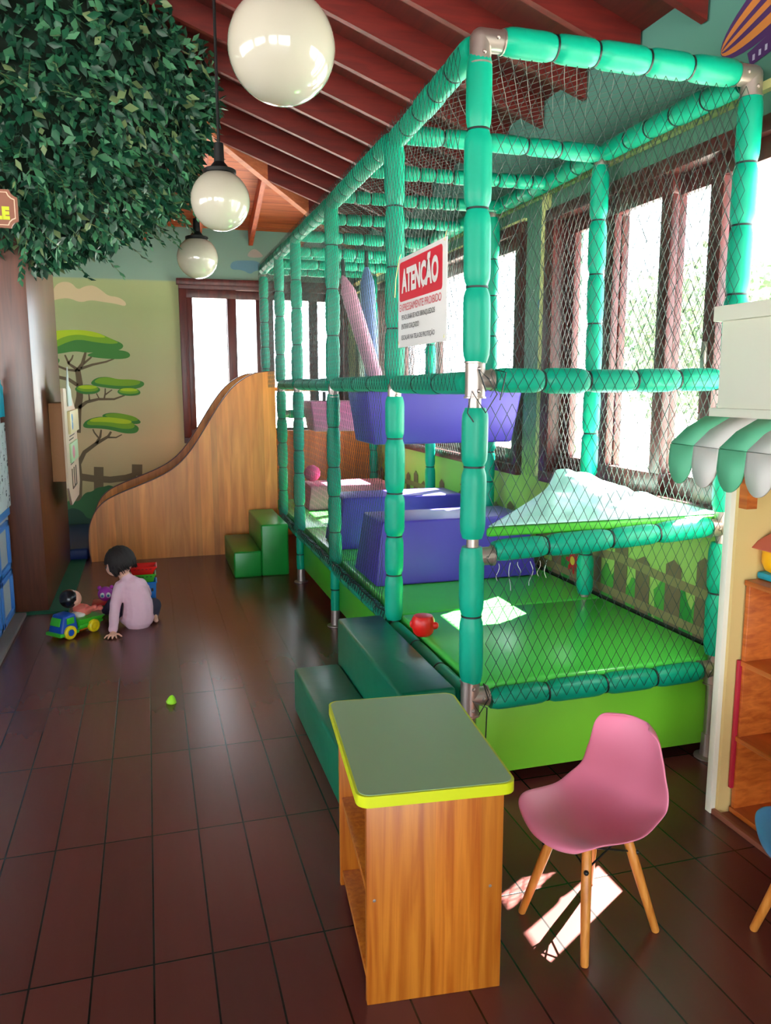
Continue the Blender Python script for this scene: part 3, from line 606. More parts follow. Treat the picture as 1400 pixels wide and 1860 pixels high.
hang(1.10, 1.985, 4.05, 4.50, 1.135, 1.425, M['purple'], 'large purple trapezoid cushion hung under the middle rail, narrower at its foot', 0)
hang(1.17, 1.98, 5.95, 6.32, 1.10, 1.33, M['pinkv'], 'pink trapezoid cushion hung under the middle rail, behind the purple one', 0)
# punching bags
def bag(p0, p1, r, m, label):
    t = thing('punching_bag', label, 'punching bag', p1); p0 = Vector(p0); p1 = Vector(p1); L_ = (p1-p0).length
    obj('bag', MB().lathe(p0, p1-p0, [(0, .012), (.05, r*.55), (.11, r*.95), (.2, r), (L_-.03, r), (L_, r*.8)], 18), m, t)
    obj('strap', MB().cyl(p0+Vector((0, 0, .10)), p0-(p0-p1).normalized()*.02, .012, .016, 8), M['tie'], t)
    return t
bag((1.265, 5.26, 2.16), (1.50, 5.30, 1.49), .052, M['mauve'], 'tilted mauve punching bag hanging inside the frame by the far window')
bag((1.49, 5.50, 2.26), (1.53, 5.50, 1.45), .052, M['blueV'], 'upright grey-blue punching bag hanging beside the tilted mauve one')
# knitted pink ball
o = obj('knitted_ball', MB().ball((1.335, 6.75, .70), (.07, .07, .07), 20, 12), mat('hot_pink_knit', (224, 84, 140), .8, bump=1, bscale=60)); o.location = (0, 0, 0)
for v in o.data.vertices: v.co += v.normal*.006*noise.noise(v.co*60)
tag(o, 'hot pink knobbly ball on top of the pink block', 'ball')
# safety sign
SX = .985
sg = thing('safety_sign', 'white warning sign with a red panel tied to the left netting of the play frame', 'sign', (SX, 2.88, 1.60))
obj('board', MB().box((SX, 2.606, 1.598), (SX+.004, 3.150, 1.942), .0015), M['white'], sg)
fs_ = lambda y, z, o_: (SX-o_, y, z)
obj('red_panel', MB().prism(rrect(2.645, 1.775, 3.128, 1.925, .016), fs_, .0012), mat('sign_red', (206, 24, 50), .5), sg)
tx = MB(); text_mb(tx, 'ATENÇÃO', (SX-.0014, 3.098, 1.785), (0, -1, 0), (0, 0, 1), .42, .132, bold=.05); obj('heading', tx, M['white'], sg)
tx = MB(); text_mb(tx, 'EXPRESSAMENTE PROIBIDO', (SX-.0004, 3.125, 1.737), (0, -1, 0), (0, 0, 1), .475, .028, bold=0); obj('subheading', tx, mat('sign_red_ink', (214, 70, 84), .6), sg)
tx = MB()
text_mb(tx, 'PENDURAR-SE NOS BRINQUEDOS', (SX-.0004, 3.10, 1.700), (0, -1, 0), (0, 0, 1), .385, .022, bold=.005)
text_mb(tx, 'ENTRAR CALÇADO', (SX-.0004, 3.10, 1.663), (0, -1, 0), (0, 0, 1), .21, .024, bold=.005)
text_mb(tx, 'ESCALAR NA TELA DE PROTEÇÃO', (SX-.0004, 3.10, 1.622), (0, -1, 0), (0, 0, 1), .385, .026, bold=.005)
obj('rules_text', tx, mat('sign_black_ink', (50, 46, 46), .6), sg)
tc_ = MB()
for y, z in ((2.62, 1.93), (3.135, 1.93), (2.62, 1.61), (3.135, 1.61)): tc_.path([(SX-.003, y, z), (SX+.004, y+.01, z+.02), (SX+.012, y+.02, z+.035)], .0016, 5)
tc_.path([(SX-.002, 3.14, 1.93), (SX-.004, 3.17, 1.87), (SX-.003, 3.185, 1.80)], .0018, 5)
obj('string', tc_, M['trimY'], sg)
# steps
def steps(x, y0, y1, m, label, m2=None):
    t = thing('padded_steps', label, 'steps', (x, (y0+y1)/2, 0), 'two-tier padded steps into the frame')
    obj('step', MB().box((x, y0, .0), (x+.21, y1-.04, .2), .014, seg=3), m, t); obj('step', MB().box((x+.21, y0, .0), (x+.42, y1, .4), .014, seg=3), m2 or m, t)
    return t
steps(.575, 2.49, 3.44, M['dgreen'], 'dark green padded two-tier steps at the front opening, behind the little table')
steps(.575, 6.0, 6.80, M['mgreen'], 'bright green padded two-tier steps against the wooden slide')
# red toy pot on the near mat edge
rp = thing('toy_pot', 'small red toy pot lying at the edge of the front green mat', 'toy', (1.075, 3.08, .404))
obj('bowl', MB().lathe((1.075, 3.08, .404), (0, 0, 1), [(0, .03), (.012, .042), (.04, .05), (.07, .048), (.085, .04), (.088, .03)], 22), M['red'], rp)
obj('handle', MB().ball((1.118, 3.05, .45), (.016, .012, .016), 12, 8), M['red'], rp); obj('spout', MB().ball((1.035, 3.10, .45), (.014, .012, .018), 12, 8), M['red'], rp)
# ---------------------------------------------------------------- slide
PR = [(-.50, .0), (-.515, .12), (-.512, .24), (-.495, .33), (-.45, .43), (-.37, .51), (-.25, .567), (-.08, .63), (.08, .695), (.20, .765), (.30, .86), (.39, .985), (.47, 1.11), (.55, 1.24), (.62, 1.34), (.69, 1.425), (.77, 1.49), (.85, 1.535), (.93, 1.558), (1.055, 1.568)]
def smooth_curve(p, it=2):
    for _ in range(it):
        q = [p[0]]
        for a, b in zip(p[:-1], p[1:]): q += [(a[0]*.75+b[0]*.25, a[1]*.75+b[1]*.25), (a[0]*.25+b[0]*.75, a[1]*.25+b[1]*.75)]
        p = q+[p[-1]]
    return p
PRS = smooth_curve(PR)
sl = thing('wooden_slide', 'big plywood slide with a curved wave-shaped side panel in front of the mural wall', 'slide', (.3, 6.9, 0))
YS0, YS1 = 6.90, 7.62
def side(y, d): return MB().prism(PRS+[(1.055, 0)], lambda x, z, w_: (x, y+w_, max(z, .001)), d)
obj('side_panel', side(YS0, .035), M['ply'], sl); obj('side_panel', side(YS1, .035), M['ply'], sl)
bd = MB(); n = len(PRS); vs = []
for x, z in PRS:
    for y in (YS0+.035, YS1): vs += [(x+.005, y, max(.02, z-.10))]
bd.add(vs, [(2*i, 2*i+1, 2*i+3, 2*i+2) for i in range(3, n-1)])
o = obj('slide_bed', bd, M['bed'], sl, ang=60); s_ = o.modifiers.new('t', 'SOLIDIFY'); s_.thickness = .015
rm = MB()
for y in (YS0-.004, YS1-.004):
    vs = []; 
    for i, (x, z) in enumerate(PRS):
        a = Vector(PRS[max(i-1, 0)]); b = Vector(PRS[min(i+1, n-1)]); t = (b-a).normalized(); nn = Vector((-t.y, t.x))
        for (s_, o_) in ((0, 0), (.043, 0), (.043, .006), (0, .006)): vs.append((x+nn.x*o_, y+s_, z+nn.y*o_+.0005))
    rm.add(vs, [(4*i+k, 4*i+(k+1) % 4, 4*i+4+(k+1) % 4, 4*i+4+k) for i in range(n-1) for k in range(4)])
obj('edge_trim', rm, M['bed'], sl)
obj('platform_board', MB().box((.95, YS0+.035, 1.40), (2.05, YS1, 1.43), .004), M['ply'], sl)
obj('back_board', MB().box((1.06, 7.66, .0), (2.10, 7.69, 1.02), .004), M['ply'], sl)
o = obj('crash_mat', MB().box((-1.25, 7.0, .0), (-.53, 8.3, .10), .02, seg=3), M['navy']); tag(o, 'navy blue crash mat at the foot of the slide beside the tree column', 'mat')
# ---------------------------------------------------------------- tree column with leaf crown
tc = thing('tree_column', 'square brown laminate column dressed as a tree with a huge leafy crown', 'tree', (-.80, 6.2, 0))
obj('trunk', MB().box((-.95, 5.43, 0), (-.675, 7.05, 3.6), .004), M['brown'], tc)
random.seed(21)
CC = Vector((-1.0, 5.75, 3.33)); CR = Vector((1.45, 1.28, 1.10))
def crown(q):
    s_ = 1+.07*noise.noise(q*3.0)+.06*noise.noise(q*7)
    return CC+Vector((q.x*CR.x, q.y*CR.y, q.z*CR.z))*s_
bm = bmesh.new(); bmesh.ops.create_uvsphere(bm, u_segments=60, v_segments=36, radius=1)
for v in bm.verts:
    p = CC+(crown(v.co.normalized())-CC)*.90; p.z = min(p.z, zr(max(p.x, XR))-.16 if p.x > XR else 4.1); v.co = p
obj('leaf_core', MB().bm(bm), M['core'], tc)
fo = MB(); n = 0
while n < 13000:
    q = rv()
    if q.z > .75 or (q.y > .45 and q.x < .35) or q.x < -.75: continue
    p = crown(q); dep = random.random()**1.6*.13; p = CC+(p-CC)*(1.03-dep)
    if p.z > zr(p.x)-.12: continue
    out = Vector((q.x/CR.x, q.y/CR.y, q.z/CR.z)).normalized()
    d = (rv()*.8+Vector((0, 0, -.55))+out*.45); nn = (out+rv()*.75)
    r_ = random.random(); mi = 0 if r_ < .45 else 1 if r_ < .75 else 2 if r_ < .93 else 3
    L_ = random.uniform(.055, .098); leaf(fo, p, d, nn, L_, L_*random.uniform(.42, .62), mi); n += 1
# drooping sprays along the lower rim
def spray(p, d, L_, k=13, droop=.25):
    p = Vector(p); d = Vector(d).normalized(); pts = []
    for i in range(9): t = i/8; pts.append(p+d*L_*t+Vector((0, 0, -droop*L_*t*t)))
    fo.path(pts, [.0028*(1-.6*i/8) for i in range(9)], 4, 4)
    for i in range(k):
        t = .12+.88*i/k; c = p+d*L_*t+Vector((0, 0, -droop*L_*t*t)); side_ = 1 if i % 2 else -1; s_ = d.cross(Vector((0, 0, 1)))*side_
        leaf(fo, c, d*.7+s_*.7+Vector((0, 0, random.uniform(-.5, .2))), Vector((random.uniform(-.4, .4), -.6, .7)), random.uniform(.04, .06), random.uniform(.02, .03), random.choice((0, 1, 2)))
for k in range(120):
    a = random.uniform(-2.6, .5); q = Vector((math.cos(a), math.sin(a), random.uniform(-1.1, -.25))).normalized(); p = CC+(crown(q)-CC)*.97
    spray(p, Vector((q.x, q.y, random.uniform(-.9, -.2)))+rv()*.5, random.uniform(.14, .32))
for p, d, L_ in (((-.28, 5.0, 2.36), (.75, -.1, -.28), .36), ((-.35, 5.05, 2.30), (.6, .1, -.35), .3), ((-.5, 5.0, 2.27), (.4, -.2, -.3), .3), ((-.6, 5.0, 2.25), (-.1, -.3, -.5), .22), ((-.2, 5.0, 2.42), (.9, .0, -.1), .2)): spray(p, d, L_, 15)
obj('foliage', fo, [mat('leaf_deep', (18, 68, 50), .45), mat('leaf_mid', (30, 92, 64), .45), mat('leaf_light', (70, 130, 92), .5), mat('leaf_pale', (116, 136, 92), .5), mat('twig', (110, 120, 70), .7)], tc, ang=180)
# name board on the crown
nb = thing('name_board', 'brown board with a pale border and yellow-green letters hung on the leafy crown', 'sign', (-.72, 4.44, 2.2))
def cut(x0, z0, x1, z1, c): return [(x0, z0), (x1-c, z0), (x1-c*.8, z0+c*.45), (x1-c*.45, z0+c*.8), (x1, z0+c), (x1, z1-c), (x1-c*.45, z1-c*.8), (x1-c*.8, z1-c*.45), (x1-c, z1), (x0, z1)]
bfn = lambda x, z, o_: (x, 4.455-o_, z)
obj('board', MB().prism(cut(-1.25, 2.213, -.565, 2.392, .035), bfn, .02), mat('board_brown', (140, 84, 62), .5), nb)
bo = MB(); A_ = cut(-1.24, 2.224, -.576, 2.381, .033); B_ = cut(-1.24, 2.228, -.580, 2.377, .033)
bo.add([bfn(x, z, .0215) for x, z in A_+B_], [(i, (i+1), 10+(i+1), 10+i) for i in range(9)]); obj('border', bo, mat('board_border', (232, 190, 160), .5), nb)
tx = MB(); text_mb(tx, 'LE', (-.668, 4.4335, 2.250), (1, 0, 0), (0, 0, 1), .066, .062, bold=.07, d=.003); obj('lettering', tx, mat('letter_lime', (200, 206, 20), .5), nb)
# green carpet edging round the column
o = obj('carpet_edging', MB().box((-.99, 5.38, .0), (-.672, 5.428, .012)).box((-.673, 5.38, .0), (-.55, 7.0, .012)), mat('green_carpet', (8, 92, 62), .85, bump=.5, bscale=200)); tag(o, 'dark green carpet strip on the floor along the foot of the brown column', 'carpet')
# activity panel on the column
ap = thing('activity_panel', 'wooden toy house panel fixed on a box to the side of the brown column', 'wall toy', (-.62, 6.2, .76))
obj('mount_box', MB().box((-.675, 6.15, .765), (-.577, 6.62, 1.325), .002), mat('raw_plywood', (196, 140, 92), .6), ap)
AF = lambda y, z, o_: (-.575+o_, y, z)
obj('house_board', MB().prism([(6.02, 1.43), (6.02, .73), (6.20, .585), (6.80, .585), (6.95, .68), (6.95, 1.25), (6.62, 1.38), (6.2, 1.43)], AF, .016), mat('pale_board', (222, 192, 164), .55), ap)
obj('chimney', MB().prism([(6.26, 1.30), (6.24, 1.45), (6.36, 1.585), (6.37, 1.45), (6.50, 1.42), (6.55, 1.30)], lambda y, z, o_: (-.556+o_, y, z), .008), mat('pale_mint', (206, 220, 214), .5), ap)
def tile(y0, z0, y1, z1, col, d=.012): return MB().box((-.559, y0, z0), (-.559+d, y1, z1), .002)
d1 = obj('picture_door', tile(6.22, 1.10, 6.93, 1.265, 0, .02), mat('cream_door', (232, 212, 160), .5), ap)
obj('picture', MB().ball((-.539, 6.36, 1.155), (.003, .05, .03), 12, 8).ball((-.539, 6.36, 1.215), (.003, .05, .03), 12, 8).ball((-.539, 6.34, 1.185), (.003, .025, .03), 10, 6), mat('door_blue', (40, 130, 190), .5), d1)
d2 = obj('picture_door', tile(6.22, .89, 6.80, 1.03, 0, .014), mat('mint_door', (190, 220, 170), .5), ap)
obj('picture', MB().ball((-.545, 6.40, .96), (.003, .10, .05), 14, 8), mat('door_pink', (220, 130, 140), .5), d2)
gr_ = MB()
for k in range(3): gr_.box((-.559, 6.30+k*.16, .70), (-.554, 6.315+k*.16, .84), .0)
gr_.box((-.559, 6.25, 1.05), (-.557, 6.6, 1.058)).box((-.559, 6.28, 1.075), (-.557, 6.7, 1.082)).box((-.559, 6.25, .872), (-.557, 6.5, .878)).box((-.559, 6.3, .69), (-.554, 6.64, .70))
obj('groove', gr_, mat('groove_dark', (90, 76, 60), .8), ap)
# playhouse front at the left edge
ph = thing('playhouse', 'playhouse front with blue framed door panels and white printed cloth beside the column', 'playhouse', (-.95, 4.9, 0))
obj('wall_panel', MB().box((-.98, 3.6, .024), (-.865, 5.375, 1.30), .003), mat('pale_grey_panel', (178, 182, 184), .6), ph)
obj('rail', MB().box((-.867, 3.6, .655), (-.855, 5.40, .70), .004), mat('playhouse_blue', (60, 130, 205), .45), ph)
for z0, z1 in ((.05, .33), (.34, .635)):
    for y1 in (5.30, 4.85):
        f_ = MB(); f_.box((-.868, y1-.40, z0), (-.850, y1, z0+.035), .004).box((-.868, y1-.40, z1-.035), (-.850, y1, z1), .004).box((-.868, y1-.05, z0), (-.850, y1, z1), .004).box((-.868, y1-.40, z0), (-.850, y1-.35, z1), .004)
        pn = obj('door_panel', f_, mat('playhouse_blue_b', (58, 128, 208), .45) if not bpy.data.materials.get('playhouse_blue_b') else bpy.data.materials['playhouse_blue_b'], ph)
pr = MB().box((-.864, 3.6, .705), (-.852, 5.45, 1.225), .003); random.seed(4)
cf = lambda y, z, o_: (-.8515+o_, y, z)
for k in range(26):
    y = 5.41-.10*(k % 4)-random.uniform(0, .03); z = 1.19-.072*(k//4)-.03*(k % 2)
    if z < .72: continue
    if k % 3 == 0:
        pr.poly([(y+.016*math.cos(a), z-.008+.012*math.sin(a)) for a in [2*PI*j/10 for j in range(10)]], cf, .001, 1)
        for q in range(4): pr.poly([(y-.018+q*.012+.005*math.cos(a), z+.012+.004*(q in (1, 2))+.006*math.sin(a)) for a in [2*PI*j/8 for j in range(8)]], cf, .001, 1)
    elif k % 3 == 1: pr.strip([(y-.02, z-.015), (y+.018, z+.015)], .004, .004, cf, .001, 1); pr.strip([(y-.025, z-.005), (y-.015, z-.022)], .006, .006, cf, .001, 1); pr.strip([(y+.012, z+.022), (y+.024, z+.006)], .006, .006, cf, .001, 1)
    else: pr.strip([(y-.02, z+.018), (y+.02, z+.018), (y+.02, z+.006), (y+.006, z+.006), (y+.006, z-.02), (y-.006, z-.02), (y-.006, z+.006), (y-.02, z+.006), (y-.02, z+.018)], .003, .003, cf, .001, 1)
obj('printed_cloth', pr, [mat('white_cloth', (214, 216, 218), .8), mat('print_ink', (44, 50, 60), .8)], ph)
ct = MB(); vs = []
NP = 28
top = [(5.46-.55*i/NP, 1.262, 1.262+.36*(1-(1-i/NP)**2)**.5+.02*math.sin(i*1.5)) for i in range(NP+1)]
for i, (y, z0, z1) in enumerate(top): vs += [(-.852+.012*math.sin(i*1.9), y, z0), (-.852+.012*math.sin(i*1.9+.6), y, z1)]
ct.add(vs, [(2*i, 2*i+2, 2*i+3, 2*i+1) for i in range(NP)]); o = obj('awning_drape', ct, mat('cyan_drape', (20, 160, 190), .6), ph, ang=180); s_ = o.modifiers.new('t', 'SOLIDIFY'); s_.thickness = .006
o = obj('door_step', MB().box((-.99, 3.4, 0), (-.80, 5.375, .022), .004), mat('grey_stone', (120, 110, 108), .7, vary=.1)); tag(o, 'low grey step along the foot of the playhouse front', 'step')
# ---------------------------------------------------------------- globe lamps
def globe(x, y, z, label, first=None):
    if first: return dup(first, (x, y, z), label)
    t = thing('globe_lamp', label, 'lamp', (x, y, z), 'white globe lamps in a row')
    R_ = .15
    obj('globe', MB().ball((x, y, z), (R_, R_, R_), 48, 32), M['opal'], t, ang=180)
    obj('cap', MB().lathe((x, y, z+.128), (0, 0, 1), [(0, .078), (.004, .084), (.02, .084), (.024, .078), (.03, .05), (.05, .035), (.06, .026), (.15, .024), (.155, .012)], 28), M['black'], t)
    obj('rod', MB().cyl((x, y, z+.28), (x, y, zr(x)-.01), .008, n=10), M['black'], t)
    obj('ceiling_rose', MB().cyl((x, y, zr(x)-.04), (x, y, zr(x)+.01), .05, .05, 20), M['black'], t)
    return t
g1 = globe(.407, 2.40, 2.385, 'largest and nearest white globe lamp, at the top centre')
globe(.407, 4.36, 2.385, 'middle white globe lamp beside the leafy crown', g1)
globe(.407, 6.30, 2.385, 'smallest and farthest white globe lamp, in front of the mural wall', g1)
# ---------------------------------------------------------------- little table
tb = thing('kids_table', 'small pine table cabinet with a sage top and lime-yellow edge, beside the pink chair', 'table', (.62, 1.86, 0), rz=math.radians(-5.6))
def L(name, mb, m, par, **k): return obj(name, mb, m, par, local=True, **k)
x0, x1, y0, y1 = -.163, .165, -.252, .235
L('end_panel', MB().box((x0, y0, 0), (x1, y0+.02, .515), .002), M['pine'], tb); L('end_panel', MB().box((x0, y1-.02, 0), (x1, y1, .515), .002), M['pine'], tb)
L('side_panel', MB().box((x1-.02, y0+.02, 0), (x1-.002, y1-.02, .515)), M['pine'], tb)
L('shelf', MB().box((x0+.006, y0+.02, .26), (x1-.02, y1-.02, .278), .002), M['pine'], tb); L('shelf', MB().box((x0+.006, y0+.02, .03), (x1-.02, y1-.02, .048), .002), M['pine'], tb)
sc_ = MB()
for x in (x0+.018, x1-.03): sc_.lathe((x, y0+.001, .27 if x < 0 else .272), (0, -1, 0), [(0, .004), (.0015, .004), (.002, .001)], 10)
L('screw', sc_, M['steel'], tb)
tfn = lambda x, y, z: (x, y, z)
L('table_top', MB().prism(rrect(-.187, -.280, .187, .280, .03), lambda x, y, w_: (x, y, .517+w_), .027), M['edge'], tb)
L('top_laminate', MB().prism(rrect(-.181, -.274, .181, .274, .027), lambda x, y, w_: (x, y, .544+w_), .0012), M['laminate'], tb)
# ---------------------------------------------------------------- shell chairs
def shell_chair(loc, rz, m, label):
    t = thing('shell_chair', label, 'chair', loc, rz=rz)
    # local +x is forward
    prof = [(.170, .288, .085), (.172, .300, .115), (.158, .310, .138), (.12, .313, .152), (.07, .306, .159), (.02, .300, .162), (-.03, .298, .162), (-.07, .302, .160), (-.105, .316, .157), (-.125, .345, .152), (-.136, .385, .146), (-.145, .43, .136), (-.154, .475, .128), (-.161, .51, .118), (-.166, .530, .107), (-.168, .543, .090), (-.168, .549, .062)]
    n_ = 16; vs = []; bm = bmesh.new(); G = []
    for i, (f, z, hw) in enumerate(prof):
        row = []; back = max(0, min(1, (i-8)/5)); seat = 1-back
        for j in range(n_+1):
            s_ = -1+2*j/n_; e = abs(s_)**2.6
            row.append(bm.verts.new((f+back*.045*e+(.0 if i > 3 else -.03*e*(1-i/4)), hw*s_, z+seat*.030*e*(1 if i > 2 else .2+.27*i)+(.02*e if 7 <= i <= 10 else 0))))
        G.append(row)
    for i in range(len(prof)-1):
        for j in range(n_): bm.faces.new((G[i][j], G[i+1][j], G[i+1][j+1], G[i][j+1]))
    o = L('seat_shell', MB().bm(bm), m, t, ang=180)
    q = o.modifiers.new('t', 'SOLIDIFY'); q.thickness = .007; q.offset = 0; q = o.modifiers.new('s', 'SUBSURF'); q.levels = 1; q.render_levels = 2
    feet = [(.13, .122), (.13, -.122), (-.13, .122), (-.13, -.122)]; tops = [(.07, .055), (.07, -.055), (-.065, .055), (-.065, -.055)]
    for (fx, fy), (tx_, ty_) in zip(feet, tops):
        L('leg', MB().lathe((fx, fy, .0), (tx_-fx, ty_-fy, .285), [(0, .0085), (.004, .0105), (.19, .0135), (.29, .0125), (.296, .009)], 16), M['beech'], t)
    at = lambda k, h: Vector((feet[k][0]+(tops[k][0]-feet[k][0])*h/.285, feet[k][1]+(tops[k][1]-feet[k][1])*h/.285, h))
    wm = MB()
    for a, b in ((0, 1), (2, 3), (0, 2), (1, 3)):
        wm.path([at(a, .222), at(b, .275)], .0028, 6); wm.path([at(b, .222), at(a, .275)], .0028, 6)
    for a in range(4):
        c = at(a, .222); wm.ball(c+Vector((feet[a][0], feet[a][1], 0)).normalized()*.014, .007, 8, 6); wm.path([c, Vector((tops[a][0]*1.1, tops[a][1]*1.1, .293))], .0028, 6)
    wm.path([at(0, .222), at(3, .222)], .0026, 6); wm.path([at(1, .222), at(2, .222)], .0026, 6)
    L('wire_brace', wm, M['black'], t)
    L('mount_plate', MB().box((-.075, -.065, .283), (.08, .065, .296), .004), M['black'], t)
    return t
shell_chair((1.088, 1.742, 0), math.radians(194), M['pink'], 'pink plastic shell chair with splayed wooden legs beside the little table')
shell_chair((1.60, 1.44, 0), math.radians(168), M['blue'], 'blue plastic shell chair cut off by the right edge of the picture')
# ---------------------------------------------------------------- market stall
ms = thing('market_stall', 'cream toy market stall with a green and white scalloped awning and pine shelves', 'play stall', (1.95, 1.5, 0))
YE = 2.118; YN = .75
obj('end_panel', MB().box((1.782, YE, .0), (2.12, YE+.028, 1.36), .002), M['cream'], ms)
obj('inner_panel', MB().box((1.80, YE-.014, .0), (2.12, YE-.001, 1.36)), M['beige'], ms)
obj('back_panel', MB().box((2.115, YN, .0), (2.128, YE, 1.36)), M['beige'], ms)
obj('header_box', MB().box((1.715, YN, 1.375), (2.12, YE+.012, 1.655), .003), M['cream'], ms)
obj('cornice', MB().box((1.695, YN, 1.642), (2.12, YE+.03, 1.688), .003).box((1.698, YN, 1.345), (2.12, YE+.028, 1.378), .003), M['cream'], ms)
aw = MB(); SW = .115; y = YE+.10
k = 0; va = []
while y > YN:
    yn = y-SW
    # slope and scallop of one stripe
    pts = [(1.70, 1.347), (1.652, 1.310), (1.615, 1.262)]
    for s_ in (0,):
        vs = []
        for (x, z) in pts: vs += [(x, y-.06*(x-1.60)/.1*1.0, z), (x, yn-.06*(x-1.60)/.1*1.0, z)]
        aw.add(vs, [(0, 1, 3, 2), (2, 3, 5, 4)], k % 2)
        ya, yb = vs[4][1], vs[5][1]; n_ = 12; sv = [(1.615, ya, 1.262), (1.612, yb, 1.262)]
        low = [(1.611-.004*math.sin(PI*j/n_), ya+(yb-ya)*j/n_, 1.205-.065*math.sin(PI*j/n_)**.6) for j in range(n_+1)]
        aw.add([(1.615, ya+(yb-ya)*j/n_, 1.262) for j in range(n_+1)]+low, [(j, j+1, n_+2+j, n_+1+j) for j in range(n_)], k % 2)
    y = yn; k += 1
# end gable of the awning
o = obj('awning', aw, [M['mintS'], M['greyS']], ms, ang=30); q = o.modifiers.new('t', 'SOLIDIFY'); q.thickness = .006; q.offset = 1
obj('awning_board', MB().box((1.80, YE-.05, 1.06), (1.84, YE-.015, 1.36)).box((1.74, YN, 1.335), (1.80, YE, 1.35)), M['pineH'], ms)
obj('plinth', MB().box((1.785, YN, .0), (1.80, YE, .018), .002).box((1.80, YN, .0), (2.115, YE, .006)), mat('reddish_plinth', (150, 86, 66), .5), ms)
sh = thing('shelf_unit', 'orange pine shelf unit standing inside the market stall', 'shelf', (1.97, 1.5, .006))
obj('side_board', MB().box((1.845, YE-.040, .008), (2.105, YE-.022, .815), .002), M['pineH'], sh)
obj('red_strip', MB().box((1.832, YE-.030, .10), (1.845, YE-.018, .55), .001), mat('crimson_strip', (178, 26, 50), .5), sh)
for z in (.822, .55, .287, .03): obj('shelf', MB().box((1.838, YN, z-.018), (2.105, YE-.022, z), .002), M['pineH'], sh)
obj('back_board', MB().box((2.095, YN, .03), (2.105, YE-.04, .82)), M['pineH'], sh)
th = thing('toy_house', 'rounded yellow toy house with a purple window and red roof on the top shelf', 'toy', (1.95, 2.06, .823))
obj('body', MB().lathe((1.945, 2.05, .845), (0, 0, 1), [(0, .035), (.01, .055), (.035, .066), (.07, .066), (.10, .055), (.125, .035), (.135, .01)], 24), mat('toy_yellow', (240, 176, 0), .4), th)
obj('base', MB().box((1.885, 1.985, .824), (2.01, 2.10, .848), .008), mat('toy_teal', (10, 150, 170), .4), th)
obj('window', MB().box((1.905, 1.973, .885), (1.945, 1.99, .922), .006), mat('toy_violet', (150, 50, 150), .4), th)
obj('roof', MB().hexa([(1.86, 1.97, .925), (2.03, 1.97, .925), (2.03, 2.13, .925), (1.86, 2.13, .925)], [(1.93, 2.03, .99), (1.96, 2.03, .99), (1.96, 2.07, .99), (1.93, 2.07, .99)], .006), mat('toy_roof', (190, 90, 70), .5), th)
obj('knob', MB().ball((1.945, 2.05, .998), .018, 14, 10), mat('toy_purple', (90, 70, 180), .4), th)
# ---------------------------------------------------------------- toys on the floor
tk = thing('toy_truck', 'blue and green toy truck with yellow wheels parked on the floor before the column', 'toy', (-.47, 4.885, 0), rz=math.atan2(-.69, -.72))
gG = mat('toy_green', (60, 180, 40), .4); gB = mat('toy_blue', (12, 74, 170), .4); gY = mat('toy_wheel_yellow', (238, 206, 20), .4)
# local x forward, +y = side facing the camera
L('chassis', MB().box((-.15, -.05, .03), (.135, .05, .05), .008).box((-.16, -.058, .045), (.01, .058, .062), .006), gG, tk)
L('tipper', MB().hexa([(-.15, -.052, .06), (.01, -.052, .06), (.01, .052, .06), (-.15, .052, .06)], [(-.175, -.062, .085), (.015, -.062, .095), (.015, .062, .095), (-.175, .062, .085)], .004), gG, tk)
L('under_frame', MB().box((-.12, -.035, .02), (.08, .035, .032), .004), mat('toy_orange', (240, 110, 30), .4), tk)
cb = L('cab', MB().hexa([(.02, -.062, .035), (.145, -.062, .035), (.145, .062, .035), (.02, .062, .035)], [(.03, -.052, .142), (.112, -.052, .142), (.112, .052, .142), (.03, .052, .142)], .014), gB, tk)
L('windscreen', MB().hexa([(.136, -.042, .082), (.142, -.042, .082), (.142, .042, .082), (.136, .042, .082)], [(.119, -.038, .126), (.126, -.038, .126), (.126, .038, .126), (.119, .038, .126)], .003), gG, cb)
L('side_window', MB().box((.05, .055, .088), (.10, .062, .125), .003), gG, cb)
L('bumper', MB().box((.02, -.066, .022), (.155, .066, .044), .008), gG, tk)
for x, r_ in ((.085, .040), (-.085, .038)):
    for s_ in (-1, 1):
        wv = L('wheel', MB().lathe((x, s_*.048, r_), (0, s_, 0), [(0, r_*.9), (.004, r_), (.022, r_), (.028, r_*.82), (.028, r_*.6), (.022, r_*.55)], 24), gY, tk)
        L('hub', MB().lathe((x, s_*.072, r_), (0, s_, 0), [(0, r_*.5), (.005, r_*.42), (.007, .004)], 16), gB if x > 0 else gY, wv)
do = thing('baby_doll', 'dark-haired baby doll in a salmon suit lying on the toy truck', 'doll', (-.44, 4.96, .09))
skin_d = mat('doll_skin', (232, 172, 148), .45); suit = mat('doll_suit', (226, 112, 96), .6)
obj('body', MB().ball((-0.430, 4.955, .125), (.055, .042, .036), 18, 12, M=Matrix.Rotation(.2, 4, 'Y')).cyl((-0.405, 4.93, .125), (-0.355, 4.90, .150), .016, .012).ball((-0.355, 4.90, .150), .014).cyl((-0.395, 4.97, .12), (-0.330, 4.965, .125), .018, .013).ball((-0.330, 4.965, .125), .016).cyl((-0.455, 4.92, .145), (-0.400, 4.885, .165), .012, .01), suit, do)
obj('nappy', MB().ball((-0.455, 4.93, .102), (.045, .036, .022), 16, 10), mat('doll_nappy', (236, 224, 210), .7), do)
hd = obj('head', MB().ball((-0.482, 4.965, .192), (.052, .05, .052), 20, 14).ball((-0.450, 4.945, .197), (.010, .008, .010), 10, 8).ball((-0.463, 4.925, .180), .013, 10, 8), skin_d, do)
obj('hair', MB().ball((-0.500, 4.957, .197), (.056, .056, .056), 24, 16), mat('doll_hair', (22, 20, 26), .25), hd)
gt = thing('toy_tray', 'small green and red toy tray on the floor in front of the child', 'toy', (-.325, 5.34, 0))
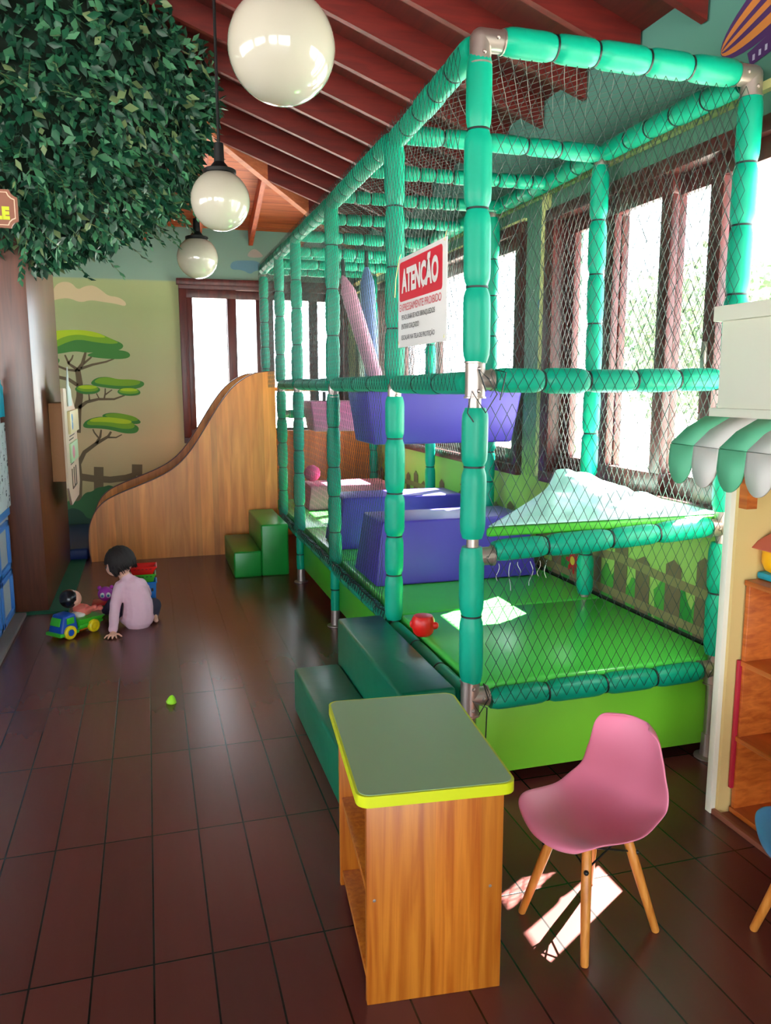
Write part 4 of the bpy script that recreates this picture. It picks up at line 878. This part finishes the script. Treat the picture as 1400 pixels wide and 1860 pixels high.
obj('tray', MB().hexa([(-.39, 5.28, .001), (-.25, 5.28, .001), (-.25, 5.40, .001), (-.39, 5.40, .001)], [(-.40, 5.27, .055), (-.24, 5.27, .055), (-.24, 5.41, .055), (-.40, 5.41, .055)], .006), gG, gt)
obj('rim', MB().box((-.40, 5.268, .055), (-.24, 5.41, .066), .004), M['red'], gt)
ow = thing('owl_toy', 'round purple toy with big blue eyes on the small green tray', 'toy', (-.315, 5.34, .067))
obj('body', MB().ball((-.315, 5.34, .115), (.05, .045, .048), 20, 14).ball((-.352, 5.34, .158), .013, 10, 8).ball((-.278, 5.34, .158), .013, 10, 8), mat('toy_magenta', (176, 50, 170), .4), ow)
for x in (-.334, -.298):
    e_ = obj('eye', MB().ball((x, 5.300, .115), (.016, .008, .018), 14, 10), M['white'], ow); obj('pupil', MB().ball((x, 5.293, .113), (.008, .004, .009), 10, 8), mat('eye_teal', (30, 110, 140), .3), e_)
def basket(x, y, z0, z1, w0, w1, m, label, wall=.004):
    t = thing('toy_basket', label, 'basket', (x, y, z0))
    def ring(h, z): return [(x-h, y-h*.8, z), (x+h, y-h*.8, z), (x+h, y+h*.8, z), (x-h, y+h*.8, z)]
    mb = MB(); O0, O1, I1, I0 = ring(w0, z0), ring(w1, z1), ring(w1-wall, z1), ring(w0-wall, z0+wall); vs = O0+O1+I1+I0
    fs = [(3, 2, 1, 0), (12, 13, 14, 15)]
    for a, b in ((0, 4), (4, 8), (8, 12)):
        for k in range(4): fs.append((a+k, a+(k+1) % 4, b+(k+1) % 4, b+k))
    mb.add(vs, fs); obj('basket_body', mb, m, t)
    rb = MB(); 
    for p, q in zip(O1, O1[1:]+O1[:1]): rb.path([p, q], .005, 6)
    for p in O1: rb.ball(p, .005, 8, 6)
    obj('rim', rb, m, t)
    ho = MB()
    nh = 5
    for k in range(nh):
        xx = x-w0*.8+1.6*w0*k/(nh-1); ww = (w0+(w1-w0)*.6)*.8
        ho.box((xx-.006, y-ww-.0035, z0+(z1-z0)*.72), (xx+.006, y-ww-.0005, z0+(z1-z0)*.82))
    obj('slot', ho, M['black'], t); return t
basket(-.078, 5.25, .001, .205, .068, .080, mat('basket_blue', (20, 120, 200), .4), 'blue toy basket, lowest of the stack behind the child')
basket(-.078, 5.25, .207, .255, .062, .076, mat('basket_green', (70, 180, 40), .4), 'green toy basket, middle of the stack behind the child')
basket(-.078, 5.25, .257, .305, .060, .084, M['red'], 'red toy basket, on top of the stack behind the child')
gp = thing('toy_piece', 'tiny lime green toy piece alone on the open floor', 'toy', (.042, 3.64, 0))
obj('cone', MB().lathe((.042, 3.64, .0), (.15, 0, 1), [(0, .02), (.006, .024), (.022, .018), (.034, .010), (.038, .004)], 14).box((.024, 3.625, .001), (.05, 3.655, .012), .003), mat('toy_lime', (150, 220, 30), .4), gp)
# ---------------------------------------------------------------- the child
ch = thing('person', 'small child in a pale pink long-sleeved top sitting on the floor, leaning on one hand', 'person', (-.13, 4.93, 0))
skin = mat('skin', (226, 170, 146), .5); shirt = mat('pink_jersey', (222, 178, 190), .85, bump=.12, bscale=40); legg = mat('dark_leggings', (44, 34, 58), .85); hairm = mat('dark_hair', (30, 19, 17), .75)
bd = MB()
HC = Vector((-.205, 4.955, .402))
cone_chain(bd, [(-.12, 4.95, .085, .075), (-.115, 4.945, .15, .066), (-.135, 4.935, .225, .062), (-.165, 4.94, .285, .038), (-.182, 4.945, .325, .034), (-.195, 4.95, .36, .045)])
bd.ball(HC, (.074, .078, .084), 24, 16)
bd.ball(HC+Vector((-.026, .004, -.040)), (.052, .052, .045), 18, 12)      # jaw and cheeks
cone_chain(bd, [(-.205, 4.925, .262, .03), (-.238, 4.885, .165, .024), (-.250, 4.825, .075, .020), (-.253, 4.775, .028, .016)])
cone_chain(bd, [(-.085, 4.945, .262, .03), (-.06, 5.04, .17, .024), (-.13, 5.13, .13, .018), (-.15, 5.145, .12, .018)])
cone_chain(bd, [(-.165, 4.97, .07, .055), (-.255, 5.07, .10, .042), (-.30, 5.16, .055, .028), (-.325, 5.20, .032, .022), (-.385, 5.215, .022, .015)])
cone_chain(bd, [(-.085, 4.97, .07, .055), (-.02, 5.14, .065, .042), (-.025, 5.05, .035, .028), (-.02, 5.01, .026, .021), (-.008, 4.965, .018, .013)])
for k in range(5): a = .5-k*.25; bd.ball((-.395, 5.195+k*.011, .022), (.009, .006, .008), 10, 6)
# nose, ears on the bowed face turned to the left
fd = Vector((-.84, .34, -.46)).normalized()
bd.ball(HC+fd*.086+Vector((0, 0, -.010)), .010, 10, 8)
ear = HC+Vector((-.030, -.076, -.022)); bd.ball(ear, (.014, .007, .018), 12, 8); bd.ball(HC+Vector((.04, .066, -.018)), (.014, .007, .018), 12, 8)
# palm on the floor with five spread fingers
bd.ball((-.254, 4.757, .016), (.024, .027, .011), 16, 10)
for bx, ex, ey, r_, ly in ((-.274, -.300, 4.722, .0058, 4.748), (-.266, -.280, 4.703, .0062, 4.742), (-.254, -.256, 4.698, .0064, 4.740), (-.243, -.233, 4.703, .0060, 4.742), (-.236, -.206, 4.730, .0062, 4.760)):
    mx_ = (bx+ex)/2; my_ = (ly+ey)/2; cone_chain(bd, [(bx, ly, .015, r_*1.12), (mx_, my_, .0165, r_), (ex, ey, .0075, r_*.86)], 10)
# second hand, relaxed in the lap
bd.ball((-.165, 5.150, .115), (.022, .017, .012), 14, 8)
for k, dz in enumerate((0, .003, .003, 0)): cone_chain(bd, [(-.178, 5.138+k*.010, .115, .0062), (-.198, 5.142+k*.010, .112+dz, .0058), (-.210, 5.145+k*.010, .102, .005)], 8)
cone_chain(bd, [(-.160, 5.130, .118, .0065), (-.176, 5.122, .112, .006), (-.186, 5.124, .104, .005)], 8)
fuse(obj('body', bd, skin, ch), .0042, 3)
sh_ = MB()
cone_chain(sh_, [(-.115, 4.935, .062, .094), (-.108, 4.93, .13, .088), (-.120, 4.93, .20, .080), (-.142, 4.935, .258, .060), (-.168, 4.94, .296, .042)])
sh_.ball((-.120, 4.945, .05), (.102, .085, .045), 20, 12)
cone_chain(sh_, [(-.155, 4.935, .262, .050), (-.204, 4.925, .255, .040), (-.236, 4.885, .165, .034), (-.248, 4.830, .085, .029), (-.252, 4.790, .043, .026)])
cone_chain(sh_, [(-.135, 4.94, .262, .050), (-.090, 4.945, .258, .040), (-.060, 5.04, .172, .034), (-.11, 5.11, .14, .028)])
cone_chain(sh_, [(-.250, 4.800, .052, .027), (-.2525, 4.786, .040, .0275)])
o = fuse(obj('jersey_top', sh_, shirt, ch), .0055, 5)
dm = o.modifiers.new('folds', 'DISPLACE'); tx_ = bpy.data.textures.new('folds', 'CLOUDS'); tx_.noise_scale = .05; dm.texture = tx_; dm.strength = .009; dm.mid_level = .5; dm.texture_coords = 'LOCAL'
lg = MB()
cone_chain(lg, [(-.12, 4.955, .07, .080), (-.165, 4.975, .07, .062), (-.257, 5.07, .105, .048), (-.295, 5.15, .06, .034), (-.308, 5.175, .048, .029)])
cone_chain(lg, [(-.12, 4.955, .07, .080), (-.08, 4.975, .07, .062), (-.02, 5.14, .068, .048), (-.024, 5.06, .045, .038), (-.022, 5.03, .034, .027)])
lg.v = [(x, y, max(z, .004)) for x, y, z in lg.v]
fuse(obj('leggings', lg, legg, ch), .0055, 4)
# hair: bowl-shaped bob with wisps
hr = MB()
bm = bmesh.new(); bmesh.ops.create_uvsphere(bm, u_segments=72, v_segments=48, radius=1)
side_v = fd.cross(Vector((0, 0, 1))).normalized(); up_v = side_v.cross(fd).normalized()
for v in bm.verts:
    q = v.co.copy(); f = q.dot(fd); low = q.dot(up_v)
    strand = .035*noise.noise(Vector((q.dot(side_v)*9, f*9, low*1.5)))+.02*noise.noise(q*14)
    r_ = Vector((q.x*.090, q.y*.092, q.z*.094))*(1+strand)
    if f > .33 and low < .22: r_ *= .74           # open over the face
    if low < -.62: r_ *= max(.62, 1-(-.62-low)*1.2)     # nape
    v.co = HC+Vector((.004, -.004, .006))+r_
hr.bm(bm)
random.seed(9)
for k in range(150):
    a = random.uniform(0, 2*PI); d = side_v*math.cos(a)+(-fd)*math.sin(a)*.95
    if d.dot(fd) > .38: continue
    p0 = HC+d*.080+up_v*random.uniform(.0, .035); p1 = HC+d*.094-up_v*.025; p2 = HC+d*.078-up_v*random.uniform(.055, .078)+Vector((random.uniform(-.01, .01), 0, 0))
    hr.path([p0, p1, p2], [.006, .0065, .0015], 6)
obj('hair', hr, hairm, ch, ang=180)
fe = MB()
for s_ in (-1, 1): fe.ball(HC+fd*.076+side_v*.028*s_+up_v*.004, .008, 10, 8)
obj('eyes', fe, mat('eye_dark', (30, 22, 20), .3), ch)
obj('mouth', MB().ball(HC+fd*.080-up_v*.040, (.008, .012, .004), 10, 6), mat('lips', (190, 100, 96), .5), ch)
